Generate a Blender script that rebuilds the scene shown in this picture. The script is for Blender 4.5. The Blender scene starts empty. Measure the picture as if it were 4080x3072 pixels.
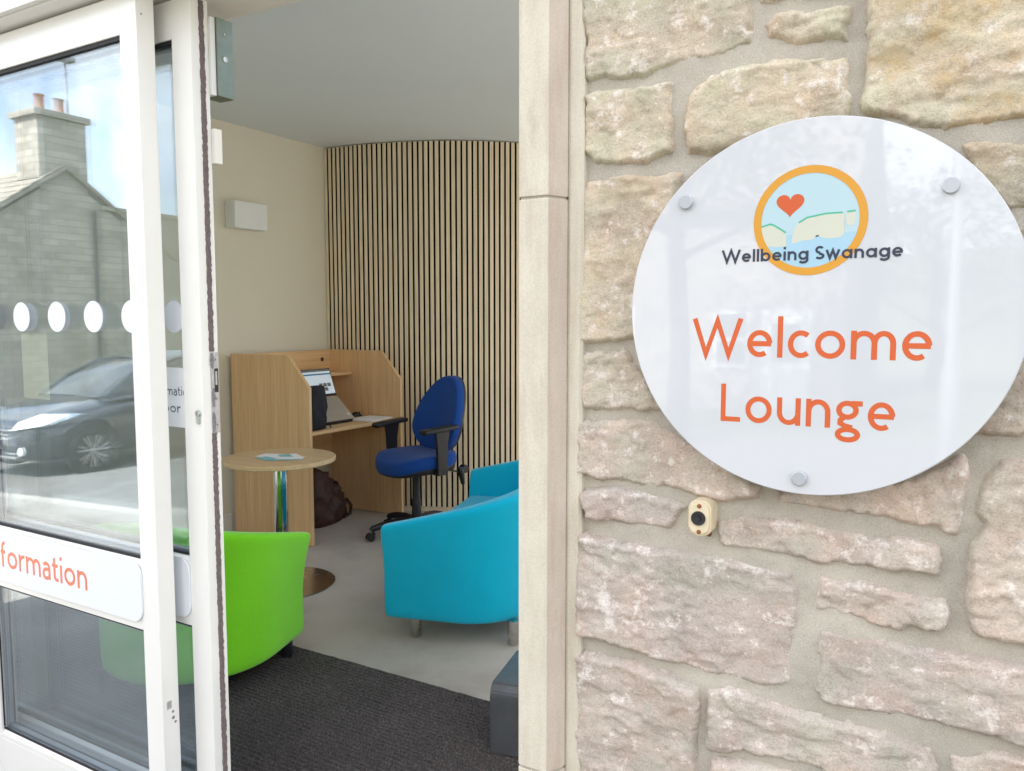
import bpy, bmesh, math, random
import numpy as np
from mathutils import Vector, Matrix, Euler

# ------------------------------------------------------------ camera, sky, sun, exposure
scene = bpy.context.scene
C = scene.collection
R = math.radians
random.seed(7)

cam_d = bpy.data.cameras.new('camera')
cam = bpy.data.objects.new('camera', cam_d)
C.objects.link(cam)
cam.location = (0, 0, 1.48)
cam.rotation_euler = (R(90 - 4.8), 0, R(30))
cam_d.sensor_width = 36
cam_d.lens = 27.667
cam_d.clip_start = 0.02
cam_d.clip_end = 3000
scene.camera = cam

SUN_EL, SUN_AZ = 50.0, -14.0          # azimuth from +Y towards +X: the sun stands behind the building
world = bpy.data.worlds.new('World')
scene.world = world
world.use_nodes = True
wn = world.node_tree
wn.nodes.clear()
sky = wn.nodes.new('ShaderNodeTexSky')
sky.sky_type = 'NISHITA'
sky.sun_disc = False
sky.sun_elevation = R(SUN_EL)
sky.sun_rotation = R(SUN_AZ)
sky.air_density = 1.0
sky.dust_density = 2.5
sky.ozone_density = 1.0
bg = wn.nodes.new('ShaderNodeBackground')
bg.inputs['Strength'].default_value = 0.15
wo = wn.nodes.new('ShaderNodeOutputWorld')
# broken bright summer cloud over the whole sky
tc = wn.nodes.new('ShaderNodeTexCoord')
cn = wn.nodes.new('ShaderNodeTexNoise')
cn.inputs['Scale'].default_value = 2.6
cn.inputs['Detail'].default_value = 9
cn.inputs['Roughness'].default_value = .58
cn.inputs['Distortion'].default_value = .3
cr_ = wn.nodes.new('ShaderNodeValToRGB')
cr_.color_ramp.elements[0].position = .40
cr_.color_ramp.elements[1].position = .60
cm = wn.nodes.new('ShaderNodeMix')
cm.data_type = 'RGBA'
cm.inputs[7].default_value = (7.0, 7.0, 7.0, 1)
wn.links.new(tc.outputs['Generated'], cn.inputs['Vector'])
wn.links.new(cn.outputs['Fac'], cr_.inputs[0])
wn.links.new(cr_.outputs[0], cm.inputs[0])
wn.links.new(sky.outputs[0], cm.inputs[6])
wn.links.new(cm.outputs[2], bg.inputs['Color'])
wn.links.new(bg.outputs[0], wo.inputs['Surface'])

sl = bpy.data.lights.new('sun', 'SUN')
sl.energy = 5.0
sl.angle = R(0.5)
sl.color = (1.0, 0.95, 0.88)
sun = bpy.data.objects.new('sun', sl)
C.objects.link(sun)
el, az = R(SUN_EL), R(SUN_AZ)
sdir = Vector((math.sin(az) * math.cos(el), math.cos(az) * math.cos(el), math.sin(el)))
sun.location = sdir * 30
sun.rotation_euler = sdir.to_track_quat('Z', 'Y').to_euler()

vs = scene.view_settings
scene.display_settings.display_device = 'sRGB'
vs.view_transform = 'Standard'
vs.look = 'None'
vs.exposure = 1.82
vs.gamma = 1.0
vs.use_curve_mapping = False
cy = scene.cycles
cy.use_denoising = True
try:
    cy.denoiser = 'OPENIMAGEDENOISE'
except Exception:
    pass
cy.max_bounces = 14
cy.diffuse_bounces = 8
cy.glossy_bounces = 6
cy.transparent_max_bounces = 40
cy.transmission_bounces = 8
cy.caustics_reflective = False
cy.caustics_refractive = False
cy.sample_clamp_indirect = 6.0
cy.use_adaptive_sampling = False

# ------------------------------------------------------------ materials
MATS = {}

def nt(name):
    m = bpy.data.materials.new(name)
    m.use_nodes = True
    n = m.node_tree
    b = n.nodes['Principled BSDF']
    return m, n, b

def rgb(c):
    return (c[0], c[1], c[2], 1.0)

def noise(n, coord, scale, detail=4, rough=.55, stretch=None):
    src = coord
    if stretch:
        mp = n.nodes.new('ShaderNodeMapping')
        mp.inputs['Scale'].default_value = stretch
        n.links.new(coord, mp.inputs['Vector'])
        src = mp.outputs[0]
    t = n.nodes.new('ShaderNodeTexNoise')
    t.inputs['Scale'].default_value = scale
    t.inputs['Detail'].default_value = detail
    t.inputs['Roughness'].default_value = rough
    n.links.new(src, t.inputs['Vector'])
    return t.outputs['Fac']

def ramp(n, fac, stops):
    r = n.nodes.new('ShaderNodeValToRGB')
    e = r.color_ramp.elements
    while len(e) > 1:
        e.remove(e[-1])
    e[0].position = stops[0][0]
    e[0].color = rgb(stops[0][1])
    for p, c in stops[1:]:
        q = e.new(p)
        q.color = rgb(c)
    n.links.new(fac, r.inputs[0])
    return r.outputs[0]

def mix(n, fac, a, b, blend='MIX'):
    m = n.nodes.new('ShaderNodeMix')
    m.data_type = 'RGBA'
    m.blend_type = blend
    for s, v in ((m.inputs[0], fac), (m.inputs[6], a), (m.inputs[7], b)):
        if isinstance(v, (int, float)):
            s.default_value = v
        elif isinstance(v, tuple):
            s.default_value = rgb(v)
        else:
            n.links.new(v, s)
    return m.outputs[2]

def bump(n, b, fac, strength, dist=.002):
    k = n.nodes.new('ShaderNodeBump')
    k.inputs['Strength'].default_value = strength
    k.inputs['Distance'].default_value = dist
    n.links.new(fac, k.inputs['Height'])
    prev = b.inputs['Normal'].links
    if prev:
        n.links.new(prev[0].from_socket, k.inputs['Normal'])
    n.links.new(k.outputs[0], b.inputs['Normal'])

def coord(n, kind='Object'):
    for k in n.nodes:
        if k.type == 'TEX_COORD':
            return k.outputs[kind]
    return n.nodes.new('ShaderNodeTexCoord').outputs[kind]

def pm(name, col, rough=.5, metal=0., var=.06, vscale=6., bmp=0., bscale=80., spec=.5, sheen=0., coat=0., rvar=0.):
    """general procedural material: base colour with mottling, fine relief and uneven gloss"""
    if name in MATS:
        return MATS[name]
    m, n, b = nt(name)
    co = coord(n)
    lo = tuple(max(0, c * (1 - var)) for c in col)
    hi = tuple(min(1, c * (1 + var)) for c in col)
    f = noise(n, co, vscale, 5)
    n.links.new(ramp(n, f, [(.3, lo), (.7, hi)]), b.inputs['Base Color'])
    b.inputs['Roughness'].default_value = rough
    b.inputs['Metallic'].default_value = metal
    b.inputs['Specular IOR Level'].default_value = spec
    if coat:
        b.inputs['Coat Weight'].default_value = coat
        b.inputs['Coat Roughness'].default_value = .05
    if sheen:
        b.inputs['Sheen Weight'].default_value = sheen
        b.inputs['Sheen Roughness'].default_value = .5
    if rvar:
        g = noise(n, co, vscale * 2.3, 4)
        mr = n.nodes.new('ShaderNodeMapRange')
        mr.inputs['To Min'].default_value = max(0, rough - rvar)
        mr.inputs['To Max'].default_value = min(1, rough + rvar)
        n.links.new(g, mr.inputs['Value'])
        n.links.new(mr.outputs[0], b.inputs['Roughness'])
    if bmp:
        bump(n, b, noise(n, co, bscale, 3), bmp)
    MATS[name] = m
    return m

def wood(name, a, c, axis='z', rough=.42, scale=1.0):
    m, n, b = nt(name)
    co = coord(n)
    k = {'x': (.6, 14, 14), 'y': (14, .6, 14), 'z': (14, 14, .6)}[axis]
    k2 = {'x': (2.5, 90, 90), 'y': (90, 2.5, 90), 'z': (90, 90, 2.5)}[axis]
    oi = n.nodes.new('ShaderNodeObjectInfo')
    va = n.nodes.new('ShaderNodeVectorMath')
    va.operation = 'ADD'
    cmb = n.nodes.new('ShaderNodeCombineXYZ')
    mu = n.nodes.new('ShaderNodeMath')
    mu.operation = 'MULTIPLY'
    mu.inputs[1].default_value = 37.0
    n.links.new(oi.outputs['Random'], mu.inputs[0])
    for i in range(3):
        n.links.new(mu.outputs[0], cmb.inputs[i])
    n.links.new(co, va.inputs[0])
    n.links.new(cmb.outputs[0], va.inputs[1])
    f1 = noise(n, va.outputs[0], 1.0 * scale, 5, .6, k)
    f2 = noise(n, va.outputs[0], 1.0 * scale, 3, .6, k2)
    base = ramp(n, f1, [(.28, a), (.72, c)])
    grain = ramp(n, f2, [(.35, (.80, .78, .74)), (.6, (1, 1, 1))])
    out = mix(n, .8, base, grain, 'MULTIPLY')
    tone = ramp(n, oi.outputs['Random'], [(0, (.93, .92, .9)), (1, (1, 1, 1))])
    out = mix(n, 1.0, out, tone, 'MULTIPLY')
    n.links.new(out, b.inputs['Base Color'])
    b.inputs['Roughness'].default_value = rough
    bump(n, b, f2, .12, .0008)
    MATS[name] = m
    return m

def fabric(name, col, cell=900., sheen=.25, var=.10):
    m, n, b = nt(name)
    co = coord(n)
    lo = tuple(c * (1 - var) for c in col)
    hi = tuple(min(1, c * (1 + var)) for c in col)
    f = noise(n, co, 260, 3, .7)
    g = noise(n, co, 5, 4, .5)
    base = ramp(n, f, [(.3, lo), (.7, hi)])
    tone = ramp(n, g, [(.3, (.93, .93, .93)), (.7, (1, 1, 1))])
    n.links.new(mix(n, 1., base, tone, 'MULTIPLY'), b.inputs['Base Color'])
    b.inputs['Roughness'].default_value = .92
    b.inputs['Specular IOR Level'].default_value = .15
    b.inputs['Sheen Weight'].default_value = sheen
    bump(n, b, noise(n, co, 420, 2, .8), .25, .001)
    MATS[name] = m
    return m

def glass_mat(name, tint=(.96, .978, .99), ior=1.95, boost=1.0):
    m = bpy.data.materials.new(name)
    m.use_nodes = True
    n = m.node_tree
    n.nodes.clear()
    o = n.nodes.new('ShaderNodeOutputMaterial')
    tr = n.nodes.new('ShaderNodeBsdfTransparent')
    tr.inputs[0].default_value = rgb(tint)
    gl = n.nodes.new('ShaderNodeBsdfGlossy')
    gl.inputs['Roughness'].default_value = 0.0
    gl.inputs['Color'].default_value = (.92, .97, 1, 1)
    # Schlick reflectance of one air-glass surface, the same from both sides
    ge = n.nodes.new('ShaderNodeNewGeometry')
    dt = n.nodes.new('ShaderNodeVectorMath')
    dt.operation = 'DOT_PRODUCT'
    n.links.new(ge.outputs['Normal'], dt.inputs[0])
    n.links.new(ge.outputs['Incoming'], dt.inputs[1])
    def mth(op, a, b=None):
        k = n.nodes.new('ShaderNodeMath')
        k.operation = op
        for i, v in enumerate((a, b)):
            if v is None:
                continue
            if isinstance(v, (int, float)):
                k.inputs[i].default_value = v
            else:
                n.links.new(v, k.inputs[i])
        return k.outputs[0]
    c_ = mth('ABSOLUTE', dt.outputs['Value'])
    p_ = mth('POWER', mth('SUBTRACT', 1.0, c_), 5.0)
    r0 = ((ior - 1) / (ior + 1)) ** 2
    fres = mth('ADD', mth('MULTIPLY', p_, 1 - r0), r0)
    co = n.nodes.new('ShaderNodeTexCoord')
    nz = n.nodes.new('ShaderNodeTexNoise')
    nz.inputs['Scale'].default_value = 1.6
    nz.inputs['Detail'].default_value = 1
    n.links.new(co.outputs['Object'], nz.inputs['Vector'])
    bp = n.nodes.new('ShaderNodeBump')
    bp.inputs['Strength'].default_value = .06
    bp.inputs['Distance'].default_value = .004
    n.links.new(nz.outputs['Fac'], bp.inputs['Height'])
    n.links.new(bp.outputs[0], gl.inputs['Normal'])
    mx = n.nodes.new('ShaderNodeMixShader')
    n.links.new(fres, mx.inputs[0])
    n.links.new(tr.outputs[0], mx.inputs[1])
    n.links.new(gl.outputs[0], mx.inputs[2])
    n.links.new(mx.outputs[0], o.inputs['Surface'])
    MATS[name] = m
    return m

def stone_mat(name, warm, pink, frost=.5):
    """rock-faced limestone: mottled beds, chalky crusts, iron staining, pits"""
    m, n, b = nt(name)
    co = coord(n)
    oi = n.nodes.new('ShaderNodeObjectInfo')
    def attr(k):
        at = n.nodes.new('ShaderNodeAttribute')
        at.attribute_type = 'OBJECT'
        at.attribute_name = k
        return at.outputs['Fac']
    def mul(a, v):
        k = n.nodes.new('ShaderNodeMath')
        k.operation = 'MULTIPLY'
        n.links.new(a, k.inputs[0])
        if isinstance(v, float):
            k.inputs[1].default_value = v
        else:
            n.links.new(v, k.inputs[1])
        return k.outputs[0]
    tone = mix(n, attr('warm'), pink, warm)
    tone = mix(n, 1., tone, ramp(n, oi.outputs['Random'], [(0, (.90, .90, .91)), (.5, (1, .99, .97)), (1, (1.06, 1.04, 1.02))]), 'MULTIPLY')
    big = noise(n, co, 10, 7, .62)
    mid = noise(n, co, 38, 8, .7)
    fine = noise(n, co, 300, 5, .75)
    grit = noise(n, co, 900, 3, .8)
    c1 = mix(n, 1., tone, ramp(n, big, [(.30, (.78, .75, .73)), (.5, (1, .99, .98)), (.70, (1.14, 1.12, 1.08))]), 'MULTIPLY')
    # rosy and grey-green blooms
    hue = noise(n, co, 15, 6, .6)
    c1 = mix(n, 1., c1, ramp(n, hue, [(.34, (.93, 1.0, .97)), (.5, (1, 1, 1)), (.66, (1.06, .965, .93))]), 'MULTIPLY')
    c2 = mix(n, .85, c1, ramp(n, fine, [(.30, (.70, .68, .66)), (.50, (.98, .98, .98)), (.70, (1.10, 1.10, 1.10))]), 'MULTIPLY')
    c2 = mix(n, .6, c2, ramp(n, grit, [(.3, (.80, .79, .78)), (.65, (1.07, 1.07, 1.07))]), 'MULTIPLY')
    ch = ramp(n, noise(n, co, 30, 12, .78), [(.545, (0, 0, 0)), (.60, (1, 1, 1))])
    c3 = mix(n, mul(ch, frost), c2, (.82, .78, .73))
    ir = ramp(n, noise(n, co, 8.5, 9, .70), [(.46, (0, 0, 0)), (.66, (1, 1, 1))])
    c4 = mix(n, mul(ir, attr('iron')), c3, (.47, .31, .13))
    # dark veins and pits
    vn = n.nodes.new('ShaderNodeMath')
    vn.operation = 'ABSOLUTE'
    sb = n.nodes.new('ShaderNodeMath')
    sb.operation = 'SUBTRACT'
    sb.inputs[1].default_value = .5
    n.links.new(noise(n, co, 12, 10, .72, (1, 1, 1.9)), sb.inputs[0])
    n.links.new(sb.outputs[0], vn.inputs[0])
    vr = ramp(n, vn.outputs[0], [(.0, (.42, .42, .42)), (.012, (0, 0, 0))])
    c4 = mix(n, vr, c4, (.20, .17, .14))
    pt = ramp(n, noise(n, co, 130, 6, .75), [(.655, (0, 0, 0)), (.72, (.6, .6, .6))])
    c5 = mix(n, pt, c4, (.14, .12, .10))
    n.links.new(c5, b.inputs['Base Color'])
    b.inputs['Roughness'].default_value = .95
    b.inputs['Specular IOR Level'].default_value = .2
    bump(n, b, mid, .55, .004)
    bump(n, b, fine, .7, .0018)
    bump(n, b, vn.outputs[0], .35, .006)
    MATS[name] = m
    return m

def mortar_mat(name, col):
    m, n, b = nt(name)
    co = coord(n)
    f1 = noise(n, co, 8, 6, .6)
    f2 = noise(n, co, 500, 3, .8)
    c = mix(n, 1., ramp(n, f1, [(.3, tuple(x * .78 for x in col)), (.7, tuple(x * 1.1 for x in col))]),
            ramp(n, f2, [(.3, (.75, .75, .75)), (.65, (1.06, 1.06, 1.06))]), 'MULTIPLY')
    n.links.new(c, b.inputs['Base Color'])
    b.inputs['Roughness'].default_value = .97
    b.inputs['Specular IOR Level'].default_value = .15
    bump(n, b, f2, .6, .0012)
    bump(n, b, noise(n, co, 60, 5), .4, .003)
    MATS[name] = m
    return m

stone_mat('rough_stone', (.60, .535, .425), (.575, .505, .455), .62)
mortar_mat('mortar', (.52, .475, .405))
def ashlar_mat(name, a, c):
    """sawn limestone with cloudy patches, long vertical streaks and fine pitting"""
    m, n, b = nt(name)
    co = coord(n)
    f1 = noise(n, co, 7, 7, .62)
    f2 = noise(n, co, 9, 5, .6, (5, 5, .7))
    f3 = noise(n, co, 420, 4, .75)
    c1 = mix(n, f1, a, c)
    c1 = mix(n, .8, c1, ramp(n, f2, [(.34, (.90, .86, .82)), (.5, (1, 1, 1)), (.68, (1.05, 1.05, 1.04))]), 'MULTIPLY')
    c1 = mix(n, .8, c1, ramp(n, f3, [(.3, (.82, .81, .80)), (.6, (1.04, 1.04, 1.04))]), 'MULTIPLY')
    st = ramp(n, noise(n, co, 11, 8, .7, (2, 2, .8)), [(.62, (0, 0, 0)), (.74, (.45, .45, .45))])
    c1 = mix(n, st, c1, (.36, .29, .22))
    n.links.new(c1, b.inputs['Base Color'])
    b.inputs['Roughness'].default_value = .93
    b.inputs['Specular IOR Level'].default_value = .2
    bump(n, b, f3, .35, .001)
    bump(n, b, noise(n, co, 40, 5), .25, .003)
    MATS[name] = m
ashlar_mat('ashlar', (.50, .45, .36), (.74, .69, .59))
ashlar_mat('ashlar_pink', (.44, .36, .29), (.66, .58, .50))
pm('acrylic_white', (.575, .59, .62), .02, var=.005, spec=.5, coat=.8)
pm('acrylic_edge', (.74, .80, .82), .15, var=.01)
pm('cap_grey', (.44, .46, .50), .35, metal=.3, var=.02)
pm('print_orange', (.58, .105, .028), .35, var=.03)
pm('print_navy', (.028, .036, .065), .35, var=.03)
pm('print_ring', (.62, .29, .030), .35, var=.03)
pm('print_sky', (.42, .57, .62), .3, var=.02)
pm('print_sea', (.34, .53, .65), .3, var=.02)
pm('print_cliff', (.56, .57, .48), .3, var=.03)
pm('print_green', (.07, .42, .27), .3, var=.03)
pm('print_heart', (.56, .10, .03), .3, var=.03)
pm('print_coral', (.72, .20, .11), .4, var=.03)
pm('print_slate', (.09, .10, .13), .4, var=.03)
pm('print_white', (.74, .76, .80), .4, var=.01)
pm('alu_white', (.80, .79, .76), .22, var=.02, vscale=3, spec=.5, coat=.3)
pm('alu_cream', (.78, .76, .70), .35, var=.02, vscale=3)
pm('gasket', (.012, .012, .014), .7, var=.1)
pm('spacer', (.34, .36, .40), .35, metal=.6, var=.05)
pm('brush_pile', (.16, .125, .125), .95, var=.35, vscale=240, bmp=.8, bscale=600)
pm('steel', (.52, .54, .53), .32, metal=1., var=.06, vscale=30, rvar=.12)
pm('zinc', (.20, .235, .20), .42, metal=.8, var=.12, vscale=22, rvar=.15)
pm('lock_steel', (.50, .50, .52), .42, metal=.85, var=.15, vscale=90, rvar=.15)
pm('smear', (.22, .20, .21), .9, var=.3, vscale=120)
pm('chrome', (.82, .83, .84), .07, metal=1., var=.02)
pm('brushed', (.60, .585, .56), .25, metal=1., var=.05, vscale=12, rvar=.08)
pm('plastic_black', (.012, .013, .017), .45, var=.15, vscale=20, bmp=.25, bscale=700)
pm('rubber_black', (.014, .014, .017), .6, var=.15)
pm('plastic_white', (.78, .79, .78), .4, var=.01)
pm('plastic_ivory', (.70, .60, .42), .45, var=.10, vscale=30, rvar=.1)
pm('rust', (.22, .08, .03), .9, var=.3, vscale=200)
pm('box_grey', (.085, .092, .105), .22, var=.14, vscale=9, rvar=.14)
pm('paint_cream', (.74, .70, .585), .9, var=.02, vscale=1.5, bmp=.08, bscale=260, spec=.2)
pm('paint_ceiling', (.71, .765, .80), .95, var=.02, vscale=1.2, bmp=.05, bscale=200, spec=.2)
pm('paint_skirting', (.76, .75, .71), .4, var=.01)
pm('backing_black', (.008, .0075, .007), .95, var=.2, vscale=60, spec=.1)
pm('paper', (.82, .83, .85), .7, var=.02)
pm('paper_teal', (.20, .52, .58), .6, var=.03)
pm('paper_cream', (.80, .78, .55), .7, var=.02)
pm('laptop_silver', (.52, .50, .47), .38, metal=.55, var=.02)
pm('laptop_black', (.012, .012, .014), .3, var=.1)
pm('bag_black', (.010, .012, .020), .75, var=.3, vscale=40, bmp=.5, bscale=300)
pm('bag_brown', (.045, .014, .009), .6, var=.5, vscale=16, bmp=.6, bscale=60)
wood('beech', (.72, .46, .235), (.84, .585, .335), 'z')
wood('beech_flat', (.72, .46, .235), (.84, .585, .335), 'y')
wood('beech_edge', (.72, .48, .25), (.80, .56, .32), 'z')
wood('beech_table', (.62, .44, .25), (.72, .53, .32), 'x', rough=.35)
wood('slat_oak', (.82, .69, .50), (.92, .80, .62), 'z', rough=.6, scale=1.6)
fabric('fabric_green', (.19, .66, .015))
fabric('fabric_cyan', (.0, .43, .66))
fabric('fabric_blue', (.010, .062, .29), sheen=.12, var=.25)
glass_mat('glass')
pm('asphalt', (.13, .125, .115), .9, var=.2, vscale=3, bmp=.5, bscale=200)
pm('paving', (.26, .245, .22), .9, var=.15, vscale=2, bmp=.4, bscale=160)
pm('kerb', (.33, .31, .28), .9, var=.1)
pm('slate_roof', (.27, .235, .19), .85, var=.2, vscale=4, bmp=.5, bscale=30)
pm('white_upvc', (.80, .80, .80), .35, var=.02)
pm('dark_pane', (.03, .035, .04), .06, var=.1)
pm('chimney_pot', (.36, .20, .12), .85, var=.1)
pm('bark', (.12, .09, .065), .95, var=.3, vscale=14, bmp=.8, bscale=50)
pm('leaf', (.06, .10, .022), .7, var=.35, vscale=2)
pm('hill_grass', (.10, .13, .05), .95, var=.3, vscale=.02)
pm('car_paint', (.010, .013, .022), .18, var=.05, coat=1.)
pm('car_paint_silver', (.30, .31, .33), .25, metal=.6, var=.02, coat=1.)
pm('tyre', (.014, .014, .014), .85, var=.2)
pm('alloy', (.50, .50, .51), .3, metal=.85, var=.03)
pm('lamp_lens', (.72, .76, .80), .08, var=.05, coat=1.)
pm('plate_white', (.80, .80, .78), .4, var=.01)
pm('plate_ink', (.012, .012, .012), .5, var=.05)
pm('plate_blue', (.02, .08, .40), .5, var=.05)
pm('post_grey', (.45, .46, .46), .4, metal=.5, var=.05)

def coursed_mat(name, col):
    """far masonry, joints too small to pick apart"""
    m, n, b = nt(name)
    co = coord(n)
    mp = n.nodes.new('ShaderNodeMapping')
    mp.inputs['Rotation'].default_value = (R(90), 0, 0)
    br = n.nodes.new('ShaderNodeTexBrick')
    cx = n.nodes.new('ShaderNodeSeparateXYZ')
    cc = n.nodes.new('ShaderNodeCombineXYZ')
    ad = n.nodes.new('ShaderNodeMath')
    n.links.new(co, cx.inputs[0])
    n.links.new(cx.outputs[0], ad.inputs[0])
    n.links.new(cx.outputs[1], ad.inputs[1])
    n.links.new(ad.outputs[0], cc.inputs[0])
    n.links.new(cx.outputs[2], cc.inputs[1])
    n.links.new(cc.outputs[0], br.inputs['Vector'])
    br.inputs['Scale'].default_value = 1.0
    br.inputs['Brick Width'].default_value = .42
    br.inputs['Row Height'].default_value = .17
    br.inputs['Mortar Size'].default_value = .014
    br.inputs['Color1'].default_value = rgb(tuple(x * .75 for x in col))
    br.inputs['Color2'].default_value = rgb(tuple(x * 1.15 for x in col))
    br.inputs['Mortar'].default_value = rgb(tuple(x * .7 for x in col))
    c = mix(n, .8, br.outputs['Color'], ramp(n, noise(n, co, 3, 6), [(.3, (.7, .7, .7)), (.7, (1.1, 1.1, 1.1))]), 'MULTIPLY')
    n.links.new(c, b.inputs['Base Color'])
    b.inputs['Roughness'].default_value = .95
    bump(n, b, br.outputs['Fac'], -.5, .02)
    MATS[name] = m
    return m
coursed_mat('far_stone', (.40, .36, .30))

def carpet_mats():
    m, n, b = nt('carpet')
    co = coord(n)
    f = noise(n, co, 190, 5, .8)
    g = noise(n, co, 2.2, 6, .6)
    c = mix(n, 1., ramp(n, f, [(.25, (.33, .293, .255)), (.75, (.51, .458, .405))]),
            ramp(n, g, [(.3, (.74, .71, .67)), (.5, (.96, .95, .93)), (.7, (1.06, 1.06, 1.06))]), 'MULTIPLY')
    n.links.new(c, b.inputs['Base Color'])
    b.inputs['Roughness'].default_value = 1.
    b.inputs['Specular IOR Level'].default_value = .05
    b.inputs['Sheen Weight'].default_value = .2
    bump(n, b, f, .6, .003)
    MATS['carpet'] = m
    m, n, b = nt('mat_pile')
    co = coord(n)
    f = noise(n, co, 150, 5, .85)
    g = noise(n, co, 3, 5, .6)
    c = mix(n, 1., ramp(n, f, [(.28, (.022, .019, .020)), (.5, (.080, .070, .070)), (.72, (.26, .235, .225))]),
            ramp(n, g, [(.3, (.85, .85, .85)), (.7, (1.1, 1.1, 1.1))]), 'MULTIPLY')
    n.links.new(c, b.inputs['Base Color'])
    b.inputs['Roughness'].default_value = 1.
    b.inputs['Specular IOR Level'].default_value = .05
    bump(n, b, f, .8, .003)
    MATS['mat_pile'] = m
carpet_mats()

def screen_mat():
    m, n, b = nt('screen')
    n.links.new(ramp(n, noise(n, coord(n), 3, 1), [(.3, (.50, .57, .62)), (.7, (.56, .62, .66))]), b.inputs['Base Color'])
    b.inputs['Roughness'].default_value = .12
    b.inputs['Emission Color'].default_value = (.52, .62, .70, 1)
    b.inputs['Emission Strength'].default_value = .12
    MATS['screen'] = m
screen_mat()
pm('screen_blue', (.06, .17, .34), .15, var=.05)
pm('screen_grey', (.16, .17, .18), .15, var=.3, vscale=60)

# ------------------------------------------------------------ builders
ORIG = {}

def link(o, parent=None):
    C.objects.link(o)
    if parent is not None:
        o.parent = parent
    return o

def thing(name, label, cat, loc=(0, 0, 0), rotz=0., group=None, local=False):
    """an Empty at the thing's base; local=True: its parts are modelled round (0,0,0)"""
    o = bpy.data.objects.new(name, None)
    o.empty_display_size = .1
    C.objects.link(o)
    o.location = loc
    o.rotation_euler = (0, 0, rotz)
    o['label'] = label
    o['category'] = cat
    if group:
        o['group'] = group
    ORIG[o] = Vector((0, 0, 0)) if local else Vector(loc)
    return o

def root(o):
    while o.parent is not None:
        o = o.parent
    return o

def tag(o, label=None, cat=None, group=None, kind=None):
    for k, v in (('label', label), ('category', cat), ('group', group), ('kind', kind)):
        if v:
            o[k] = v
    return o

def raw(name, verts, faces, mat, parent=None, smooth=False):
    me = bpy.data.meshes.new(name)
    if parent is not None:
        off = ORIG.get(root(parent), Vector((0, 0, 0)))
        verts = [(v[0] - off.x, v[1] - off.y, v[2] - off.z) for v in verts]
    me.from_pydata([tuple(map(float, v)) for v in verts], [], [tuple(int(i) for i in f) for f in faces])
    me.materials.append(MATS[mat])
    me.update()
    if smooth:
        me.shade_smooth()
    return link(bpy.data.objects.new(name, me), parent)

def from_bm(name, bm, mat, parent=None, smooth=False):
    bmesh.ops.recalc_face_normals(bm, faces=bm.faces[:])
    if parent is not None:
        off = ORIG.get(root(parent), Vector((0, 0, 0)))
        bmesh.ops.translate(bm, verts=bm.verts[:], vec=-off)
    me = bpy.data.meshes.new(name)
    bm.to_mesh(me)
    bm.free()
    me.materials.append(MATS[mat])
    if smooth:
        me.shade_smooth()
    return link(bpy.data.objects.new(name, me), parent)

def bm_box(bm, x0, x1, y0, y1, z0, z1, bev=0., seg=2, mtx=None):
    vs_ = [bm.verts.new(p) for p in ((x0, y0, z0), (x1, y0, z0), (x1, y1, z0), (x0, y1, z0),
                                     (x0, y0, z1), (x1, y0, z1), (x1, y1, z1), (x0, y1, z1))]
    fs = [bm.faces.new([vs_[i] for i in f]) for f in ((0, 3, 2, 1), (4, 5, 6, 7), (0, 1, 5, 4), (1, 2, 6, 5), (2, 3, 7, 6), (3, 0, 4, 7))]
    geo = vs_
    if bev:
        es = list({e for f in fs for e in f.edges})
        r = bmesh.ops.bevel(bm, geom=es, offset=bev, segments=seg, profile=.6, affect='EDGES')
        geo = list({v for f in r['faces'] for v in f.verts} | {v for v in vs_ if v.is_valid})
    if mtx is not None:
        bmesh.ops.transform(bm, matrix=mtx, verts=geo)
    return geo

def box(name, x0, x1, y0, y1, z0, z1, mat, parent=None, bev=0., seg=2, mtx=None):
    bm = bmesh.new()
    bm_box(bm, x0, x1, y0, y1, z0, z1, bev, seg, mtx)
    return from_bm(name, bm, mat, parent, smooth=False)

def bm_lathe(bm, prof, n=32, mtx=None, close=True):
    """profile [(r,z)...] turned about z"""
    rings = []
    new = []
    for r, z in prof:
        if r < 1e-6:
            v = bm.verts.new((0, 0, z))
            rings.append([v])
            new.append(v)
        else:
            rg = [bm.verts.new((r * math.cos(2 * math.pi * i / n), r * math.sin(2 * math.pi * i / n), z)) for i in range(n)]
            rings.append(rg)
            new += rg
    for a, b in zip(rings, rings[1:]):
        for i in range(n):
            j = (i + 1) % n
            if len(a) == 1 and len(b) == 1:
                continue
            if len(a) == 1:
                bm.faces.new((a[0], b[i], b[j]))
            elif len(b) == 1:
                bm.faces.new((a[i], a[j], b[0]))
            else:
                bm.faces.new((a[i], a[j], b[j], b[i]))
    if mtx is not None:
        bmesh.ops.transform(bm, matrix=mtx, verts=new)
    return new

def lathe(name, prof, mat, parent=None, n=32, mtx=None, smooth=True, auto=True):
    bm = bmesh.new()
    bm_lathe(bm, prof, n, mtx)
    o = from_bm(name, bm, mat, parent, smooth)
    if smooth and auto:
        sharpen(o)
    return o

def sharpen(o, ang=40):
    me = o.data
    try:
        me.set_sharp_from_angle(angle=R(ang))
    except Exception:
        pass

def bm_prism(bm, poly, a0, a1, axis='y'):
    """polygon extruded along an axis: poly coordinates are the other two axes in order"""
    def P(u, v, w):
        return {'y': (u, w, v), 'x': (w, u, v), 'z': (u, v, w)}[axis]
    A = [bm.verts.new(P(u, v, a0)) for u, v in poly]
    B = [bm.verts.new(P(u, v, a1)) for u, v in poly]
    bm.faces.new(A)
    bm.faces.new(B[::-1])
    n = len(poly)
    for i in range(n):
        j = (i + 1) % n
        bm.faces.new((A[i], B[i], B[j], A[j]))
    return A + B

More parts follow.
